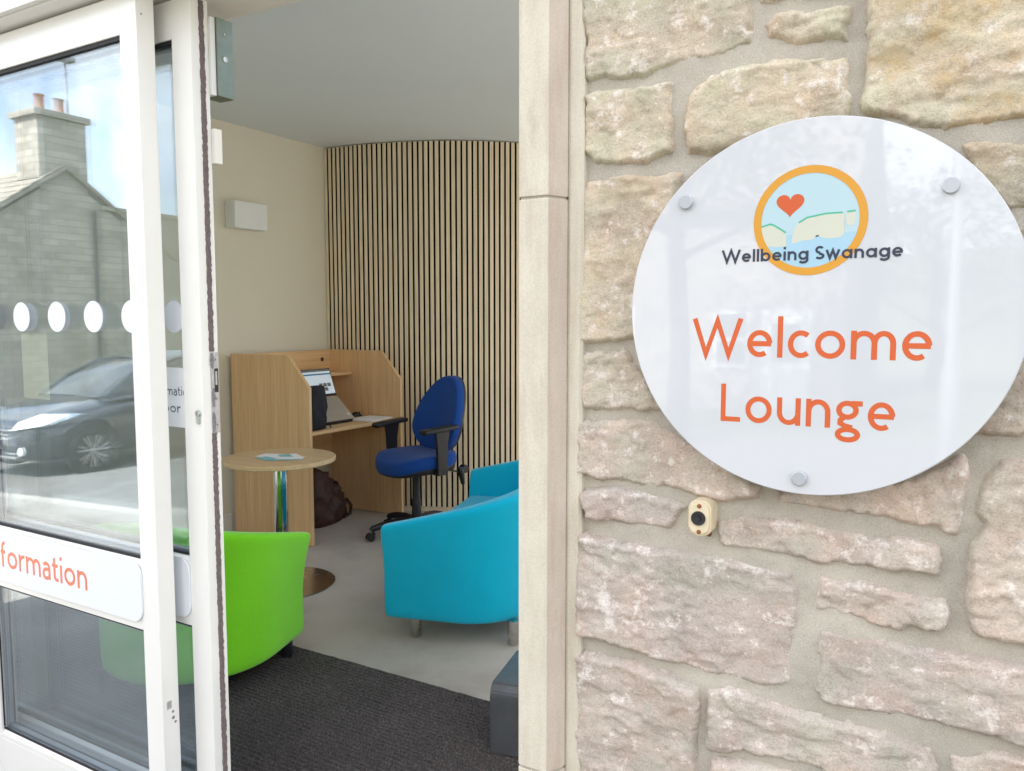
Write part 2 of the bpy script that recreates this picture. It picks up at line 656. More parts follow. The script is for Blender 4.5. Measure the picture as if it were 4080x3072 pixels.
def prism(name, poly, a0, a1, mat, parent=None, axis='y', bev=0.):
    bm = bmesh.new()
    bm_prism(bm, poly, a0, a1, axis)
    if bev:
        bmesh.ops.bevel(bm, geom=bm.edges[:], offset=bev, segments=1, affect='EDGES')
    return from_bm(name, bm, mat, parent)

def bm_tube(bm, pts, rad, n=12, cap=True):
    pts = [Vector(p) for p in pts]
    rads = rad if isinstance(rad, (list, tuple)) else [rad] * len(pts)
    rings = []
    ref = Vector((0, 0, 1))
    for i, p in enumerate(pts):
        t = (pts[min(i + 1, len(pts) - 1)] - pts[max(i - 1, 0)]).normalized()
        a = t.cross(ref)
        if a.length < .05:
            a = t.cross(Vector((1, 0, 0)))
        a.normalize()
        b = t.cross(a).normalized()
        rings.append([bm.verts.new(p + (a * math.cos(2 * math.pi * k / n) + b * math.sin(2 * math.pi * k / n)) * rads[i]) for k in range(n)])
    for A, B in zip(rings, rings[1:]):
        for k in range(n):
            bm.faces.new((A[k], A[(k + 1) % n], B[(k + 1) % n], B[k]))
    if cap:
        bm.faces.new(rings[0][::-1])
        bm.faces.new(rings[-1])

def tube(name, pts, rad, mat, parent=None, n=12):
    bm = bmesh.new()
    bm_tube(bm, pts, rad, n)
    o = from_bm(name, bm, mat, parent, True)
    sharpen(o)
    return o

def cyl(name, p0, p1, r, mat, parent=None, n=24):
    return tube(name, [p0, p1], r, mat, parent, n)

def subsurf(o, lv=2):
    m = o.modifiers.new('smooth', 'SUBSURF')
    m.levels = lv
    m.render_levels = lv
    return o

def rounded(w, h, r, n=6):
    """rounded rectangle polygon centred at the origin"""
    out = []
    for cx_, cz_, a in ((w / 2 - r, h / 2 - r, 0), (-w / 2 + r, h / 2 - r, 90), (-w / 2 + r, -h / 2 + r, 180), (w / 2 - r, -h / 2 + r, 270)):
        for i in range(n + 1):
            t = R(a + 90 * i / n)
            out.append((cx_ + r * math.cos(t), cz_ + r * math.sin(t)))
    return out

# ------------------------------------------------------------ stroke lettering (flat print and vinyl)
def L_(*p):
    return ('l', [(p[i], p[i + 1]) for i in range(0, len(p), 2)])

def A_(cx_, cy_, rx, ry, a0, a1, n=28):
    n = max(6, int(n * abs(a1 - a0) / 360) + 2)
    return ('c' if abs(a1 - a0) >= 360 else 'l',
            [(cx_ + rx * math.cos(R(a0 + (a1 - a0) * i / n)), cy_ + ry * math.sin(R(a0 + (a1 - a0) * i / n))) for i in range(n + (0 if abs(a1 - a0) >= 360 else 1))])

def arch(x0, x1, h, ry=.36, y1=0.):
    a = A_((x0 + x1) / 2, 1 - h - ry, (x1 - x0) / 2, ry, 180, 0)
    return ('l', a[1] + [(x1, y1)])

def humanist(w):
    """humanist sans: x-height 1, capitals 1.42, stroke w -> glyph: (width, strokes)"""
    h = w / 2
    bowl = lambda cx_, rw: A_(cx_, .5, rw - h, .5 - h, 0, 360)
    G = {}
    G['o'] = (1.06, [bowl(.53, .53)])
    G['e'] = (.96, [A_(.48, .5, .48 - h, .5 - h, 2, 305), L_(h, .50, .96 - h * .4, .50)])
    G['c'] = (.80, [A_(.48, .5, .48 - h, .5 - h, 50, 310)])
    G['l'] = (w, [L_(h, 0, h, 1.5)])
    G['i'] = (w, [L_(h, 0, h, 1), L_(h, 1.26, h, 1.26 + w)])
    G['I'] = (w, [L_(h, 0, h, 1.42)])
    G['n'] = (.92, [L_(h, 0, h, 1), arch(h, .92 - h, h)])
    G['m'] = (1.52, [L_(h, 0, h, 1), arch(h, .80, h, .34), arch(.80, 1.52 - h, h, .34)])
    u = [(x, 1 - y) for x, y in arch(h, .92 - h, h)[1]]
    G['u'] = (.92, [('l', [(h, 1.0)] + u[0:-1]), L_(.92 - h, 0, .92 - h, 1)])
    G['r'] = (.56, [L_(h, 0, h, 1), A_(.54, .46, .54 - h, .5 - h + .04, 178, 80)])
    G['t'] = (.58, [('l', [(.22, 1.32), (.22, .30)] + A_(.46, .30, .24, .30 - h, 180, 300)[1]), L_(.0, 1 - h, .56, 1 - h)])
    G['f'] = (.52, [('l', [(.20, 0), (.20, 1.2)] + A_(.44, 1.2, .24, .27 - h * .4, 180, 75)[1]), L_(0, 1 - h, .50, 1 - h)])
    G['a'] = (.80, [('l', A_(.40, .62, .40 - h, .38 - h, 148, 0)[1] + [(.80 - h, 0)]),
                    ('l', [(.80 - h, .56), (.42, .56)] + A_(.36, .30, .36 - h, .26, 90, 270)[1][1:] + [(.55, .08), (.80 - h, .22)])])
    G['d'] = (1.0, [A_(.48, .5, .48 - h, .5 - h, 0, 360), L_(1 - h, 0, 1 - h, 1.5)])
    G['L'] = (.82, [L_(h, 0, h, 1.42), L_(h, h, .82, h)])
    G['W'] = (2.0, [L_(.07, 1.42, .54, .07, 1.0, 1.34, 1.46, .07, 1.93, 1.42)])
    G['A'] = (1.2, [L_(.06, 0, .6, 1.36, 1.14, 0), L_(.25, .45, .95, .45)])
    G['g'] = (.94, [A_(.41, .66, .41 - h, .34 - h, 0, 360), L_(.55, 1 - h, .96, 1 - h),
                    ('l', [(.28, .40), (.16, .30), (.16, .19), (.34, .10), (.60, .05)]),
                    A_(.44, -.20, .46 - h, .28 - h, 0, 360)])
    return G

def geometric(w):
    """geometric sans, single-storey a and g"""
    h = w / 2
    G = humanist(w)
    ring = lambda x: A_(x, .5, .5 - h, .5 - h, 0, 360)
    G['a'] = (1.03, [ring(.5), L_(1.03 - h, 0, 1.03 - h, 1)])
    G['b'] = (1.03, [ring(.53), L_(h, 0, h, 1.42)])
    G['e'] = (1.0, [A_(.5, .5, .5 - h, .5 - h, 2, 318), L_(h, .5, 1 - h * .4, .5)])
    G['l'] = (w, [L_(h, 0, h, 1.42)])
    G['g'] = (1.03, [ring(.5), ('l', [(1.03 - h, 1), (1.03 - h, .0)] + A_(.5, .0, .53 - h, .40 - h, 0, -150)[1])])
    G['w'] = (1.36, [L_(.07, 1, .40, .10, .68, .94, .96, .10, 1.29, 1)])
    G['S'] = (.86, [('l', A_(.43, 1.04, .33, .33 - h * .3, 35, 262)[1] + A_(.42, .36, .36, .36 - h, 82, -150)[1])])
    return G

def plate_font(w):
    h = w / 2
    return {'H': (.8, [L_(h, 0, h, 1.3), L_(.8 - h, 0, .8 - h, 1.3), L_(h, .65, .8 - h, .65)]),
            'G': (.85, [('l', A_(.42, .65, .42 - h, .65 - h, 40, 360)[1]), L_(.5, .65, .85 - h, .65)]),
            '1': (.3, [L_(.2, 0, .2, 1.3), L_(.0, 1.1, .2, 1.25)]),
            '2': (.8, [('l', A_(.4, .9, .4 - h, .4 - h, 160, -40)[1] + [(h, h), (.8, h)])]),
            'O': (.85, [A_(.42, .65, .42 - h, .65 - h, 0, 360)])}

def ribbon(V, F, pts, w, closed, place, z):
    n = len(pts)
    Lp, Rp = [], []
    for i, p in enumerate(pts):
        if closed:
            a, b = pts[(i - 1) % n], pts[(i + 1) % n]
        else:
            a, b = pts[max(i - 1, 0)], pts[min(i + 1, n - 1)]
        d1 = Vector((p[0] - a[0], p[1] - a[1]))
        d2 = Vector((b[0] - p[0], b[1] - p[1]))
        if d1.length < 1e-9:
            d1 = d2
        if d2.length < 1e-9:
            d2 = d1
        d1.normalize()
        d2.normalize()
        t = (d1 + d2)
        if t.length < 1e-6:
            t = d1
        t.normalize()
        nn = Vector((-t.y, t.x))
        k = 1 / max(.35, abs(nn.dot(Vector((-d1.y, d1.x)))))
        Lp.append((p[0] + nn.x * w / 2 * k, p[1] + nn.y * w / 2 * k))
        Rp.append((p[0] - nn.x * w / 2 * k, p[1] - nn.y * w / 2 * k))
    base = len(V)
    for a, b in zip(Lp, Rp):
        V.append(place(a[0], a[1], z))
        V.append(place(b[0], b[1], z))
    m = n if closed else n - 1
    for i in range(m):
        j = (i + 1) % n
        F.append((base + 2 * i, base + 2 * i + 1, base + 2 * j + 1, base + 2 * j))

def lettering(name, text, font, w, xh, x0, x1, z0, y, mat, parent, gap=.2, xdir=1, axis='y', italic=0, dz=.00004):
    """text drawn from x0 to x1 (width is fitted), baseline z0, x-height xh, lying on the plane y"""
    pen, runs = 0., []
    for ch in text:
        if ch == ' ':
            pen += .50
            continue
        gw, st = font[ch]
        runs.append((pen, st))
        pen += gw + gap
    total = pen - gap
    sx = (x1 - x0) / total
    V, F = [], []
    k = 0
    for pen, st in runs:
        for kind, pts in st:
            k += 1
            q = [((pen + a) * sx, b * xh) for a, b in pts]
            if axis == 'y':
                place = lambda a, b, z: (x0 + a, y - z, z0 + b)
            else:
                place = lambda a, b, z: (y + z, x0 + a, z0 + b)
            ribbon(V, F, q, w * (xh + abs(sx)) / 2, kind == 'c', place, dz * (1 + k % 4))
    return raw(name, V, F, mat, parent)

def flat(name, poly, y, mat, parent):
    """flat printed shape on a plane facing -y"""
    bm = bmesh.new()
    bm.faces.new([bm.verts.new((p[0], y, p[1])) for p in poly])
    bmesh.ops.triangulate(bm, faces=bm.faces[:])
    return from_bm(name, bm, mat, parent)

# ------------------------------------------------------------ ground and street
def gz(x):
    """the street falls away towards -x"""
    return -.05 + .042 * min(x, 0)

def strip(name, x0, x1, y0, y1, dz, mat, n=8, kind='structure'):
    xs = sorted({x0, x1} | {x for x in (0.,) if x0 < x < x1})
    V = [(x, y, gz(x) + dz) for x in xs for y in (y0, y1)]
    F = [(2 * i, 2 * i + 2, 2 * i + 3, 2 * i + 1) for i in range(len(xs) - 1)]
    return tag(raw(name, V, F, mat), kind=kind)

strip('ground', -1500, 1500, -1500, 1.098, -.02, 'hill_grass')
strip('road', -80, 80, -6.2, -1.9, -.004, 'asphalt')
strip('parking_bay', -80, 80, -9.0, -6.2, -.008, 'asphalt')
strip('pavement', -80, 80, -1.75, 1.096, .1, 'paving')
V, F = [], []
for x in (-80., 0., 80.):
    V += [(x, -1.9, gz(x) - .05), (x, -1.9, gz(x) + .102), (x, -1.75, gz(x) + .102), (x, -1.75, gz(x) - .05)]
for i in range(2):
    for k in range(3):
        F.append((4 * i + k, 4 * i + k + 1, 4 * i + 4 + k + 1, 4 * i + 4 + k))
tag(raw('kerb', V, F, 'kerb'), kind='structure')

# ------------------------------------------------------------ the room
YIN = 1.48
CEIL = 2.81
SL = [(-4.40, 4.705), (-4.18, 4.72), (-3.97, 4.750), (-3.62, 4.855), (-3.31, 5.01), (-3.0, 5.27), (-2.76, 5.62), (-2.62, 6.02), (-2.58, 6.5)]

def catmull(P, n=14):
    P = [Vector(p) for p in P]
    P = [2 * P[0] - P[1]] + P + [2 * P[-1] - P[-2]]
    out = []
    for i in range(1, len(P) - 2):
        for k in range(n):
            t = k / n
            a, b, c, d = P[i - 1], P[i], P[i + 1], P[i + 2]
            out.append(.5 * ((2 * b) + (c - a) * t + (2 * a - 5 * b + 4 * c - d) * t * t + (3 * b - a - 3 * c + d) * t ** 3))
    out.append(P[-2])
    return out

tag(box('floor', -4.6, 3.3, 1.12, 6.7, -.30, 0., 'carpet'), kind='structure')
# ceiling with an unseen opening added over the far side to brighten the lounge
bm = bmesh.new()
for x0, x1, y0, y1 in ((-4.6, -1.15, 1.34, 6.7), (-1.15, 3.3, 1.34, 1.9), (-1.15, 3.3, 4.9, 6.7), (2.9, 3.3, 1.9, 4.9)):
    bm_box(bm, x0, x1, y0, y1, CEIL, CEIL + .22)
tag(from_bm('ceiling', bm, 'paint_ceiling'), kind='structure')
tag(box('wall_left', -4.6, -4.40, 1.34, 6.7, 0., CEIL, 'paint_cream'), kind='structure')
tag(box('wall_right', 3.1, 3.3, 1.482, 6.7, 0., CEIL, 'paint_cream'), kind='structure')
bm = bmesh.new()
for x0, x1, z0, z1 in ((-4.398, -2.2, 0., CEIL), (2.9, 3.098, 0., CEIL), (-2.2, 2.9, 0., .5), (-2.2, 2.9, 2.55, CEIL)):
    bm_box(bm, x0, x1, 6.5, 6.7, z0, z1)
tag(from_bm('wall_back', bm, 'paint_cream'), kind='structure')
gw = thing('added_back_window', 'unseen wide white framed window added in the back wall to brighten the lounge', 'window', (.35, 6.6, .5))  # out of view, added so that more daylight reaches the room
for k in range(5):
    xa = -2.199 + k * (5.098 - .06) / 4
    box('mullion', xa, xa + .06, 6.57, 6.64, .501, 2.549, 'alu_white', gw)
    if k < 4:
        xb = xa + (5.098 - .06) / 4
        box('rail', xa + .061, xb - .001, 6.571, 6.639, .501, .56, 'alu_white', gw)
        box('rail', xa + .061, xb - .001, 6.571, 6.639, 2.49, 2.549, 'alu_white', gw)
        box('pane', xa + .061, xb - .001, 6.60, 6.606, .561, 2.489, 'glass', gw)
tag(box('skirting_board', -4.398, -4.382, 1.5, 3.69, .002, .132, 'paint_skirting', bev=.004), kind='structure')

rl = thing('added_roof_light', 'unseen white framed roof light added over the ceiling opening to brighten the lounge', 'roof light', (.9, 3.4, CEIL + .22))  # unseen glazing, added to bring daylight in from above
for x0, x1, y0, y1 in ((-1.15, 2.9, 1.86, 1.92), (-1.15, 2.9, 4.88, 4.94), (-1.2, -1.14, 1.93, 4.87), (2.89, 2.95, 1.93, 4.87), (.85, .91, 1.93, 4.87)):
    box('frame', x0, x1, y0, y1, CEIL + .222, CEIL + .30, 'alu_white', rl)
box('pane', -1.139, .849, 1.921, 4.879, CEIL + .25, CEIL + .256, 'glass', rl)
box('pane', .911, 2.889, 1.921, 4.879, CEIL + .25, CEIL + .256, 'glass', rl)

# slatted feature wall
sw = thing('slatted_wall', 'curved feature wall of narrow oak slats over black backing', 'slatted wall', (-3.6, 4.87, 0))
curve = catmull(SL)
V, F = [], []
for p in curve:
    V += [(p.x, p.y, .0), (p.x, p.y, CEIL - .004)]
for i in range(len(curve) - 1):
    F.append((2 * i, 2 * i + 2, 2 * i + 3, 2 * i + 1))
raw('backing', V, F, 'backing_black', sw, True)
seg = [0.]
for a, b in zip(curve, curve[1:]):
    seg.append(seg[-1] + (b - a).length)

def on_curve(s):
    for i in range(len(seg) - 1):
        if seg[i + 1] >= s:
            t = (s - seg[i]) / (seg[i + 1] - seg[i])
            return curve[i].lerp(curve[i + 1], t), (curve[i + 1] - curve[i]).normalized()
    return curve[-1], (curve[-1] - curve[-2]).normalized()

bm = bmesh.new()
bm_box(bm, -.0135, .0135, -.021, -.001, .035, CEIL - .006, .0012, 1)
slat0 = from_bm('slat', bm, 'slat_oak', None)
slat_me = slat0.data
slat_me.materials.append(MATS['backing_black'])
for p in slat_me.polygons:
    if abs(p.normal.x) > .8:
        p.material_index = 1          # only the face is veneered, the edges are black felt board
bpy.data.objects.remove(slat0)
s = .016
while s < seg[-1] - .02:
    p, t = on_curve(s)
    o = bpy.data.objects.new('slat', slat_me)
    o.location = (p.x + 3.6, p.y - 4.87, random.uniform(-.001, .001))
    o.rotation_euler = (0, 0, math.atan2(t.y, t.x))
    link(o, sw)
    s += .0405
V, F = [], []
for p, t in [on_curve(x * .05) for x in range(int(seg[-1] / .05))]:
    nrm = Vector((t.y, -t.x))
    q = p + nrm * .0235
    V += [(q.x, q.y, .001), (q.x, q.y, .034), (p.x, p.y, .034)]
for i in range(len(V) // 3 - 1):
    F += [(3 * i, 3 * i + 3, 3 * i + 4, 3 * i + 1), (3 * i + 1, 3 * i + 4, 3 * i + 5, 3 * i + 2)]
raw('base_strip', V, F, 'slat_oak', sw)

# ribbed entrance mat let in behind the threshold
def ribbed_mat():
    x0, x1, y0, y1 = -4.3, -.62, 1.36, 2.50
    pitch = .021
    V, F = [], []
    n = int((y1 - y0) / pitch)
    prof = [(0, .001), (.14, .002), (.28, .010), (.45, .0135), (.68, .0135), (.86, .010)]
    ys = [(y0 + (i + a) * pitch, z) for i in range(n) for a, z in prof]
    nx = 120
    rg = random.Random(3)
    for y, z in ys:
        for k in range(nx + 1):
            V.append((x0 + (x1 - x0) * k / nx, y + .0009 * math.sin(k * 1.7 + y * 40), z + rg.uniform(-.0012, .0012)))
    for i in range(len(ys) - 1):
        for k in range(nx):
            a = i * (nx + 1) + k
            F.append((a, a + 1, a + nx + 2, a + nx + 1))
    o = raw('entrance_mat', V, F, 'mat_pile', None, True)
    return tag(o, 'dark charcoal ribbed entrance mat inside the sliding doors', 'mat')
ribbed_mat()

# ------------------------------------------------------------ numpy noise for the masonry
def _hash(ix, iy, seed):
    h = (ix.astype(np.int64) * 374761393 + iy.astype(np.int64) * 668265263 + seed * 1442695041) & 0xffffffff
    h = ((h ^ (h >> 13)) * 1274126177) & 0xffffffff
    h = (h ^ (h >> 16)) & 0xffffffff
    return h / 4294967295.0

def vnoise(x, y, seed):
    ix, iy = np.floor(x), np.floor(y)
    fx, fy = x - ix, y - iy
    ux, uy = fx * fx * fx * (fx * (fx * 6 - 15) + 10), fy * fy * fy * (fy * (fy * 6 - 15) + 10)
    a, b = _hash(ix, iy, seed), _hash(ix + 1, iy, seed)
    c, d = _hash(ix, iy + 1, seed), _hash(ix + 1, iy + 1, seed)
    return (a + (b - a) * ux) * (1 - uy) + (c + (d - c) * ux) * uy - .5

def fbm(x, y, seed, octv=4, gain=.5):
    s, a = 0, 1.
    for k in range(octv):
        s = s + a * vnoise(x, y, seed + 17 * k)
        x, y, a = x * 2.03 + 5.2, y * 2.03 + 1.3, a * gain
    return s

def ridged(x, y, seed, octv=4):
    s, a = 0, 1.
    for k in range(octv):
        s = s + a * (.5 - 2 * np.abs(vnoise(x, y, seed + 31 * k)))
        x, y, a = x * 2.1 + 3.1, y * 2.1 + 7.7, a * .5
    return s

def poly_sd(X, Z, poly):
    P = np.array(poly)
    n = len(P)
    d = np.full(X.shape, 1e9)
    inside = np.zeros(X.shape, bool)
    for i in range(n):
        a, b = P[i], P[(i + 1) % n]
        ex, ez = b - a
        wx, wz = X - a[0], Z - a[1]
        t = np.clip((wx * ex + wz * ez) / (ex * ex + ez * ez + 1e-12), 0, 1)
        d = np.minimum(d, np.hypot(wx - ex * t, wz - ez * t))
        c = ((a[1] <= Z) & (b[1] > Z)) | ((b[1] <= Z) & (a[1] > Z))
        with np.errstate(divide='ignore', invalid='ignore'):
            xi = a[0] + (Z - a[1]) / (b[1] - a[1]) * ex
        inside ^= c & (X < xi)
    return np.where(inside, d, -d)

YM = 1.146            # face of the mortar
def stone(poly, seed, parent, step=.0036, rough=1., iron=0., proud=.0075):
    P = np.array(poly)
    rg = np.random.RandomState(seed)
    x0, z0 = P.min(0) - .016
    x1, z1 = P.max(0) + .016
    nx, nz = int((x1 - x0) / step) + 2, int((z1 - z0) / step) + 2
    X, Z = np.meshgrid(np.linspace(x0, x1, nx), np.linspace(z0, z1, nz))
    wx = X + .006 * fbm(X * 42, Z * 42, seed + 1, 4, .6)
    wz = Z + .006 * fbm(X * 42, Z * 42, seed + 2, 4, .6)
    d = poly_sd(wx, wz, poly)
    rr = .008 + .008 * rg.rand()
    e = np.clip((d + .003) / rr, 0, 1)
    prof = np.sqrt(np.clip(1 - (1 - e) ** 2, 0, 1))
    cx_, cz_ = P.mean(0)
    hw, hh = (P.max(0) - P.min(0)) / 2
    u, v = (X - cx_) / hw, (Z - cz_) / hh
    # split facets: upper envelope of a few tilted planes
    fac = np.full(X.shape, -1e9)
    for k in range(6):
        a = rg.uniform(0, 2 * math.pi)
        sl_ = rg.uniform(.06, .20)
        ox, oz = cx_ + rg.uniform(-.8, .8) * hw, cz_ + rg.uniform(-.8, .8) * hh
        fac = np.maximum(fac, -(np.cos(a) * (X - ox) + np.sin(a) * (Z - oz)) * sl_ - .004 * rg.rand())
    fac = np.clip(fac - np.median(fac), -.008, .010)
    sc = 1.0
    rough_h = (.0036 * fbm(X * 16, Z * 20, seed + 3, 3) + .0020 * ridged(X * 19 + fbm(X * 12, Z * 12, seed + 8, 2), Z * 26, seed + 4, 4)
               + .0022 * fbm(X * 90, Z * 110, seed + 5, 3))
    # stepped bedding breaks
    bd = fbm(X * 9, Z * 14, seed + 6, 4)
    stepd = np.tanh((bd - .05) * 60) * .0016 + np.tanh((fbm(X * 22, Z * 36, seed + 7, 3) + .06) * 50) * .0010
    h = (proud + fac * .85 * rough + rough_h * rough + stepd * rough + .003) * prof - .009 * (1 - e) * (d < .004)
    h = np.where(d < -.003, -.009, h)
    h = np.maximum(h, np.where(d > .006, .003, -.009))
    keep = h > -.0075
    idx = -np.ones(X.shape, int)
    q = keep[:-1, :-1] | keep[1:, :-1] | keep[:-1, 1:] | keep[1:, 1:]
    use = np.zeros(X.shape, bool)
    use[:-1, :-1] |= q
    use[1:, :-1] |= q
    use[:-1, 1:] |= q
    use[1:, 1:] |= q
    idx[use] = np.arange(use.sum())
    V = np.stack([X[use], YM - h[use], Z[use]], 1)
    I = np.stack([idx[:-1, :-1][q], idx[:-1, 1:][q], idx[1:, 1:][q], idx[1:, :-1][q]], 1)
    o = raw('stone', V.tolist(), I.tolist(), 'rough_stone', parent, True)
    o['iron'] = float(iron)
    zc = float(P[:, 1].mean())
    o['warm'] = float(min(1, max(0, (zc - 1.2) / .4 + rg.uniform(-.25, .25))))
    return o
STONES=[
[(-0.533,2.033),(-0.277,1.976),(-0.274,1.86),(-0.32,1.849),(-0.401,1.848),(-0.443,1.84),(-0.529,1.849)],
[(-0.261,1.885),(-0.243,1.896),(-0.151,1.887),(-0.151,1.846),(-0.227,1.851),(-0.254,1.863)],
[(-0.125,1.942),(0.063,1.901),(0.072,1.726),(0.021,1.719),(-0.037,1.715),(-0.129,1.749),(-0.127,1.829)],
[(-0.529,1.828),(-0.48,1.83),(-0.39,1.825),(-0.39,1.727),(-0.427,1.714),(-0.509,1.72),(-0.531,1.742)],
[(-0.365,1.796),(-0.336,1.83),(-0.25,1.832),(-0.149,1.826),(-0.144,1.733),(-0.279,1.718),(-0.364,1.718),(-0.37,1.774)],
[(-0.532,1.693),(-0.478,1.701),(-0.37,1.695),(-0.366,1.449),(-0.54,1.443),(-0.542,1.619)],
[(-0.018,1.696),(0.073,1.694),(0.077,1.612),(0.031,1.613),(-0.005,1.656)],
[(-0.022,1.602),(0.078,1.598),(0.083,1.477),(-0.017,1.476)],
[(-0.016,1.462),(0.084,1.463),(0.09,1.339),(-0.011,1.331)],
[(-0.35,1.697),(-0.217,1.697),(-0.212,1.539),(-0.347,1.542)],
[(-0.196,1.704),(-0.038,1.676),(-0.032,1.534),(-0.191,1.538)],
[(-0.346,1.522),(-0.031,1.517),(-0.028,1.43),(-0.344,1.422)],
[(-0.422,1.399),(-0.239,1.412),(-0.237,1.321),(-0.392,1.338)],
[(-0.217,1.406),(-0.027,1.412),(-0.023,1.313),(-0.214,1.297)],
[(-0.263,1.973),(-0.144,1.947),(-0.143,1.901),(-0.243,1.912),(-0.262,1.913)],
[(-0.23,1.242),(-0.144,1.249),(-0.061,1.273),(-0.002,1.308),(0.008,1.298),(0.009,1.257),(0.002,1.207),(-0.013,1.205),(-0.059,1.215),(-0.143,1.215),(-0.218,1.219)],
[(0.029,1.282),(0.04,1.303),(0.091,1.311),(0.102,1.074),(0.032,1.076),(0.022,1.086),(0.014,1.124),(0.013,1.192),(0.026,1.221),(0.015,1.243)],
[(-0.53,1.202),(-0.473,1.216),(-0.39,1.207),(-0.354,1.201),(-0.371,1.178),(-0.382,1.162),(-0.434,1.159),(-0.52,1.162)],
[(-0.309,1.186),(-0.266,1.2),(-0.209,1.199),(-0.157,1.196),(-0.113,1.189),(-0.063,1.193),(-0.021,1.187),(-0.018,1.148),(-0.04,1.146),(-0.084,1.147),(-0.14,1.142),(-0.185,1.143),(-0.298,1.146),(-0.31,1.151)],
[(-0.536,1.137),(-0.472,1.131),(-0.392,1.125),(-0.311,1.129),(-0.248,1.12),(-0.203,1.12),(-0.195,1.095),(-0.195,1.035),(-0.197,0.957),(-0.211,0.949),(-0.276,0.945),(-0.364,0.95),(-0.47,0.96),(-0.535,0.969)],
[(-0.169,1.103),(-0.161,1.121),(-0.105,1.124),(-0.044,1.113),(-0.01,1.119),(-0.005,1.111),(-0.01,1.077),(-0.067,1.065),(-0.129,1.07),(-0.171,1.073)],
[(-0.164,1.045),(-0.123,1.05),(-0.052,1.049),(0.013,1.048),(0.104,1.051),(0.108,0.949),(0.055,0.949),(-0.022,0.947),(-0.088,0.942),(-0.155,0.941),(-0.168,0.954),(-0.166,1.015)],
[(-0.537,0.934),(-0.506,0.94),(-0.438,0.94),(-0.371,0.93),(-0.331,0.921),(-0.331,0.809),(-0.331,0.717),(-0.537,0.648)],
[(-0.322,0.923),(-0.293,0.932),(-0.21,0.923),(-0.104,0.92),(-0.02,0.916),(-0.006,0.888),(-0.005,0.87),(-0.131,0.844),(-0.24,0.839),(-0.317,0.827)],
[(-0.311,0.814),(-0.24,0.828),(-0.131,0.834),(-0.018,0.85),(-0.016,0.806),(-0.313,0.722)],
[(0.004,0.91),(0.056,0.931),(0.109,0.932),(0.113,0.85),(0.008,0.814)],
[(-0.536,1.317),(-0.414,1.33),(-0.314,1.282),(-0.247,1.244),(-0.253,1.224),(-0.299,1.213),(-0.412,1.223),(-0.535,1.229)],
[(-0.536,1.429),(-0.46,1.434),(-0.4,1.369),(-0.381,1.342),(-0.429,1.338),(-0.533,1.337)],
]

wall = thing('stone_wall', 'rubble wall of pale rough limestone blocks with recessed mortar', 'wall', (-.2, 1.15, 0))
# mortar: a gently uneven bed where the joints are seen from close by, plain core beyond
XA, XB, ZA, ZB = -.535, .13, .60, 2.06
nx, nz = int((XB - XA) / .0065), int((ZB - ZA) / .0065)
X, Z = np.meshgrid(np.linspace(XA, XB, nx), np.linspace(ZA, ZB, nz))
H = .0045 * fbm(X * 16, Z * 16, 91, 4) + .0016 * fbm(X * 90, Z * 90, 92, 2)
V = np.stack([X.ravel(), (YM - H).ravel(), Z.ravel()], 1)
g = np.arange(nx * nz).reshape(nz, nx)
I = np.stack([g[:-1, :-1].ravel(), g[:-1, 1:].ravel(), g[1:, 1:].ravel(), g[1:, :-1].ravel()], 1)
raw('mortar', V.tolist(), I.tolist(), 'mortar', wall, True)
box('core', -.535, 3.3, 1.16, YIN, -.6, 4.3, 'mortar', wall)
box('mortar', XB, 3.3, YM, 1.159, -.6, 4.3, 'mortar', wall)
box('mortar', XA, XB - .001, YM, 1.159, -.6, ZA, 'mortar', wall)
box('mortar', XA, XB - .001, YM, 1.159, ZB, 4.3, 'mortar', wall)
IRON = {2: .9, 8: .2, 5: .25, 3: .12, 4: .12, 15: .22, 20: .0, 6: .25}
for i, p in enumerate(STONES):
    stone(p, 100 + i * 7, wall, iron=IRON.get(i, random.uniform(0, .08)), rough=.8 if i in (3, 4, 5) else 1.0)

def courses(x0, x1, z0, z1, seed):
    rg = random.Random(seed)
    z = z0
    k = 0
    while z < z1 - .08:
        hgt = min(rg.uniform(.11, .22), z1 - z)
        x = x0
        while x < x1 - .06:
            wd = rg.uniform(.16, .40)
            if x1 - (x + wd) < .12:
                wd = x1 - x
            j = lambda: rg.uniform(-.007, .007)
            a, b, c, d = x + .012, x + wd - .012, z + .011, z + hgt - .011
            stone([(a + j(), c + j()), ((a + b) / 2, c + j()), (b + j(), c + j()), (b + j(), (c + d) / 2), (b + j(), d + j()), ((a + b) / 2, d + j()), (a + j(), d + j()), (a + j(), (c + d) / 2)],
                  5000 + seed * 997 + k, wall, step=.013, iron=rg.choice([0, 0, .1, .4]))
            x += wd
            k += 1
        z += hgt
courses(.135, 2.0, -.05, 3.4, 1)
courses(-.53, .13, -.05, .63, 2)
courses(-.53, .13, 2.06, 3.4, 3)

# dressed stone surround of the doorway
sur = thing('door_surround', 'dressed pale stone jamb with chamfered edge beside the doorway', 'door surround', (-.58, 1.12, 0))
XJ = -.624
def jamb_block(z0, z1):
    poly = [(XJ, 1.478), (XJ, 1.103), (XJ + .003, 1.100), (-.575, 1.100), (-.571, 1.102), (-.556, 1.131), (-.554, 1.134), (-.554, 1.478)]
    bm = bmesh.new()
    bm_prism(bm, poly, z0, z1, 'z')
    bmesh.ops.bevel(bm, geom=[e for e in bm.edges if abs(e.verts[0].co.z - e.verts[1].co.z) < 1e-6], offset=.0012, segments=1, affect='EDGES')
    o = from_bm('jamb_block', bm, 'ashlar', sur)
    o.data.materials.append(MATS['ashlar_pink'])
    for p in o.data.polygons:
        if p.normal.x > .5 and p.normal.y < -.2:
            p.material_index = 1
    return o
jamb_block(-.3, .731)
jamb_block(.735, 1.668)
jamb_block(1.672, 2.46)
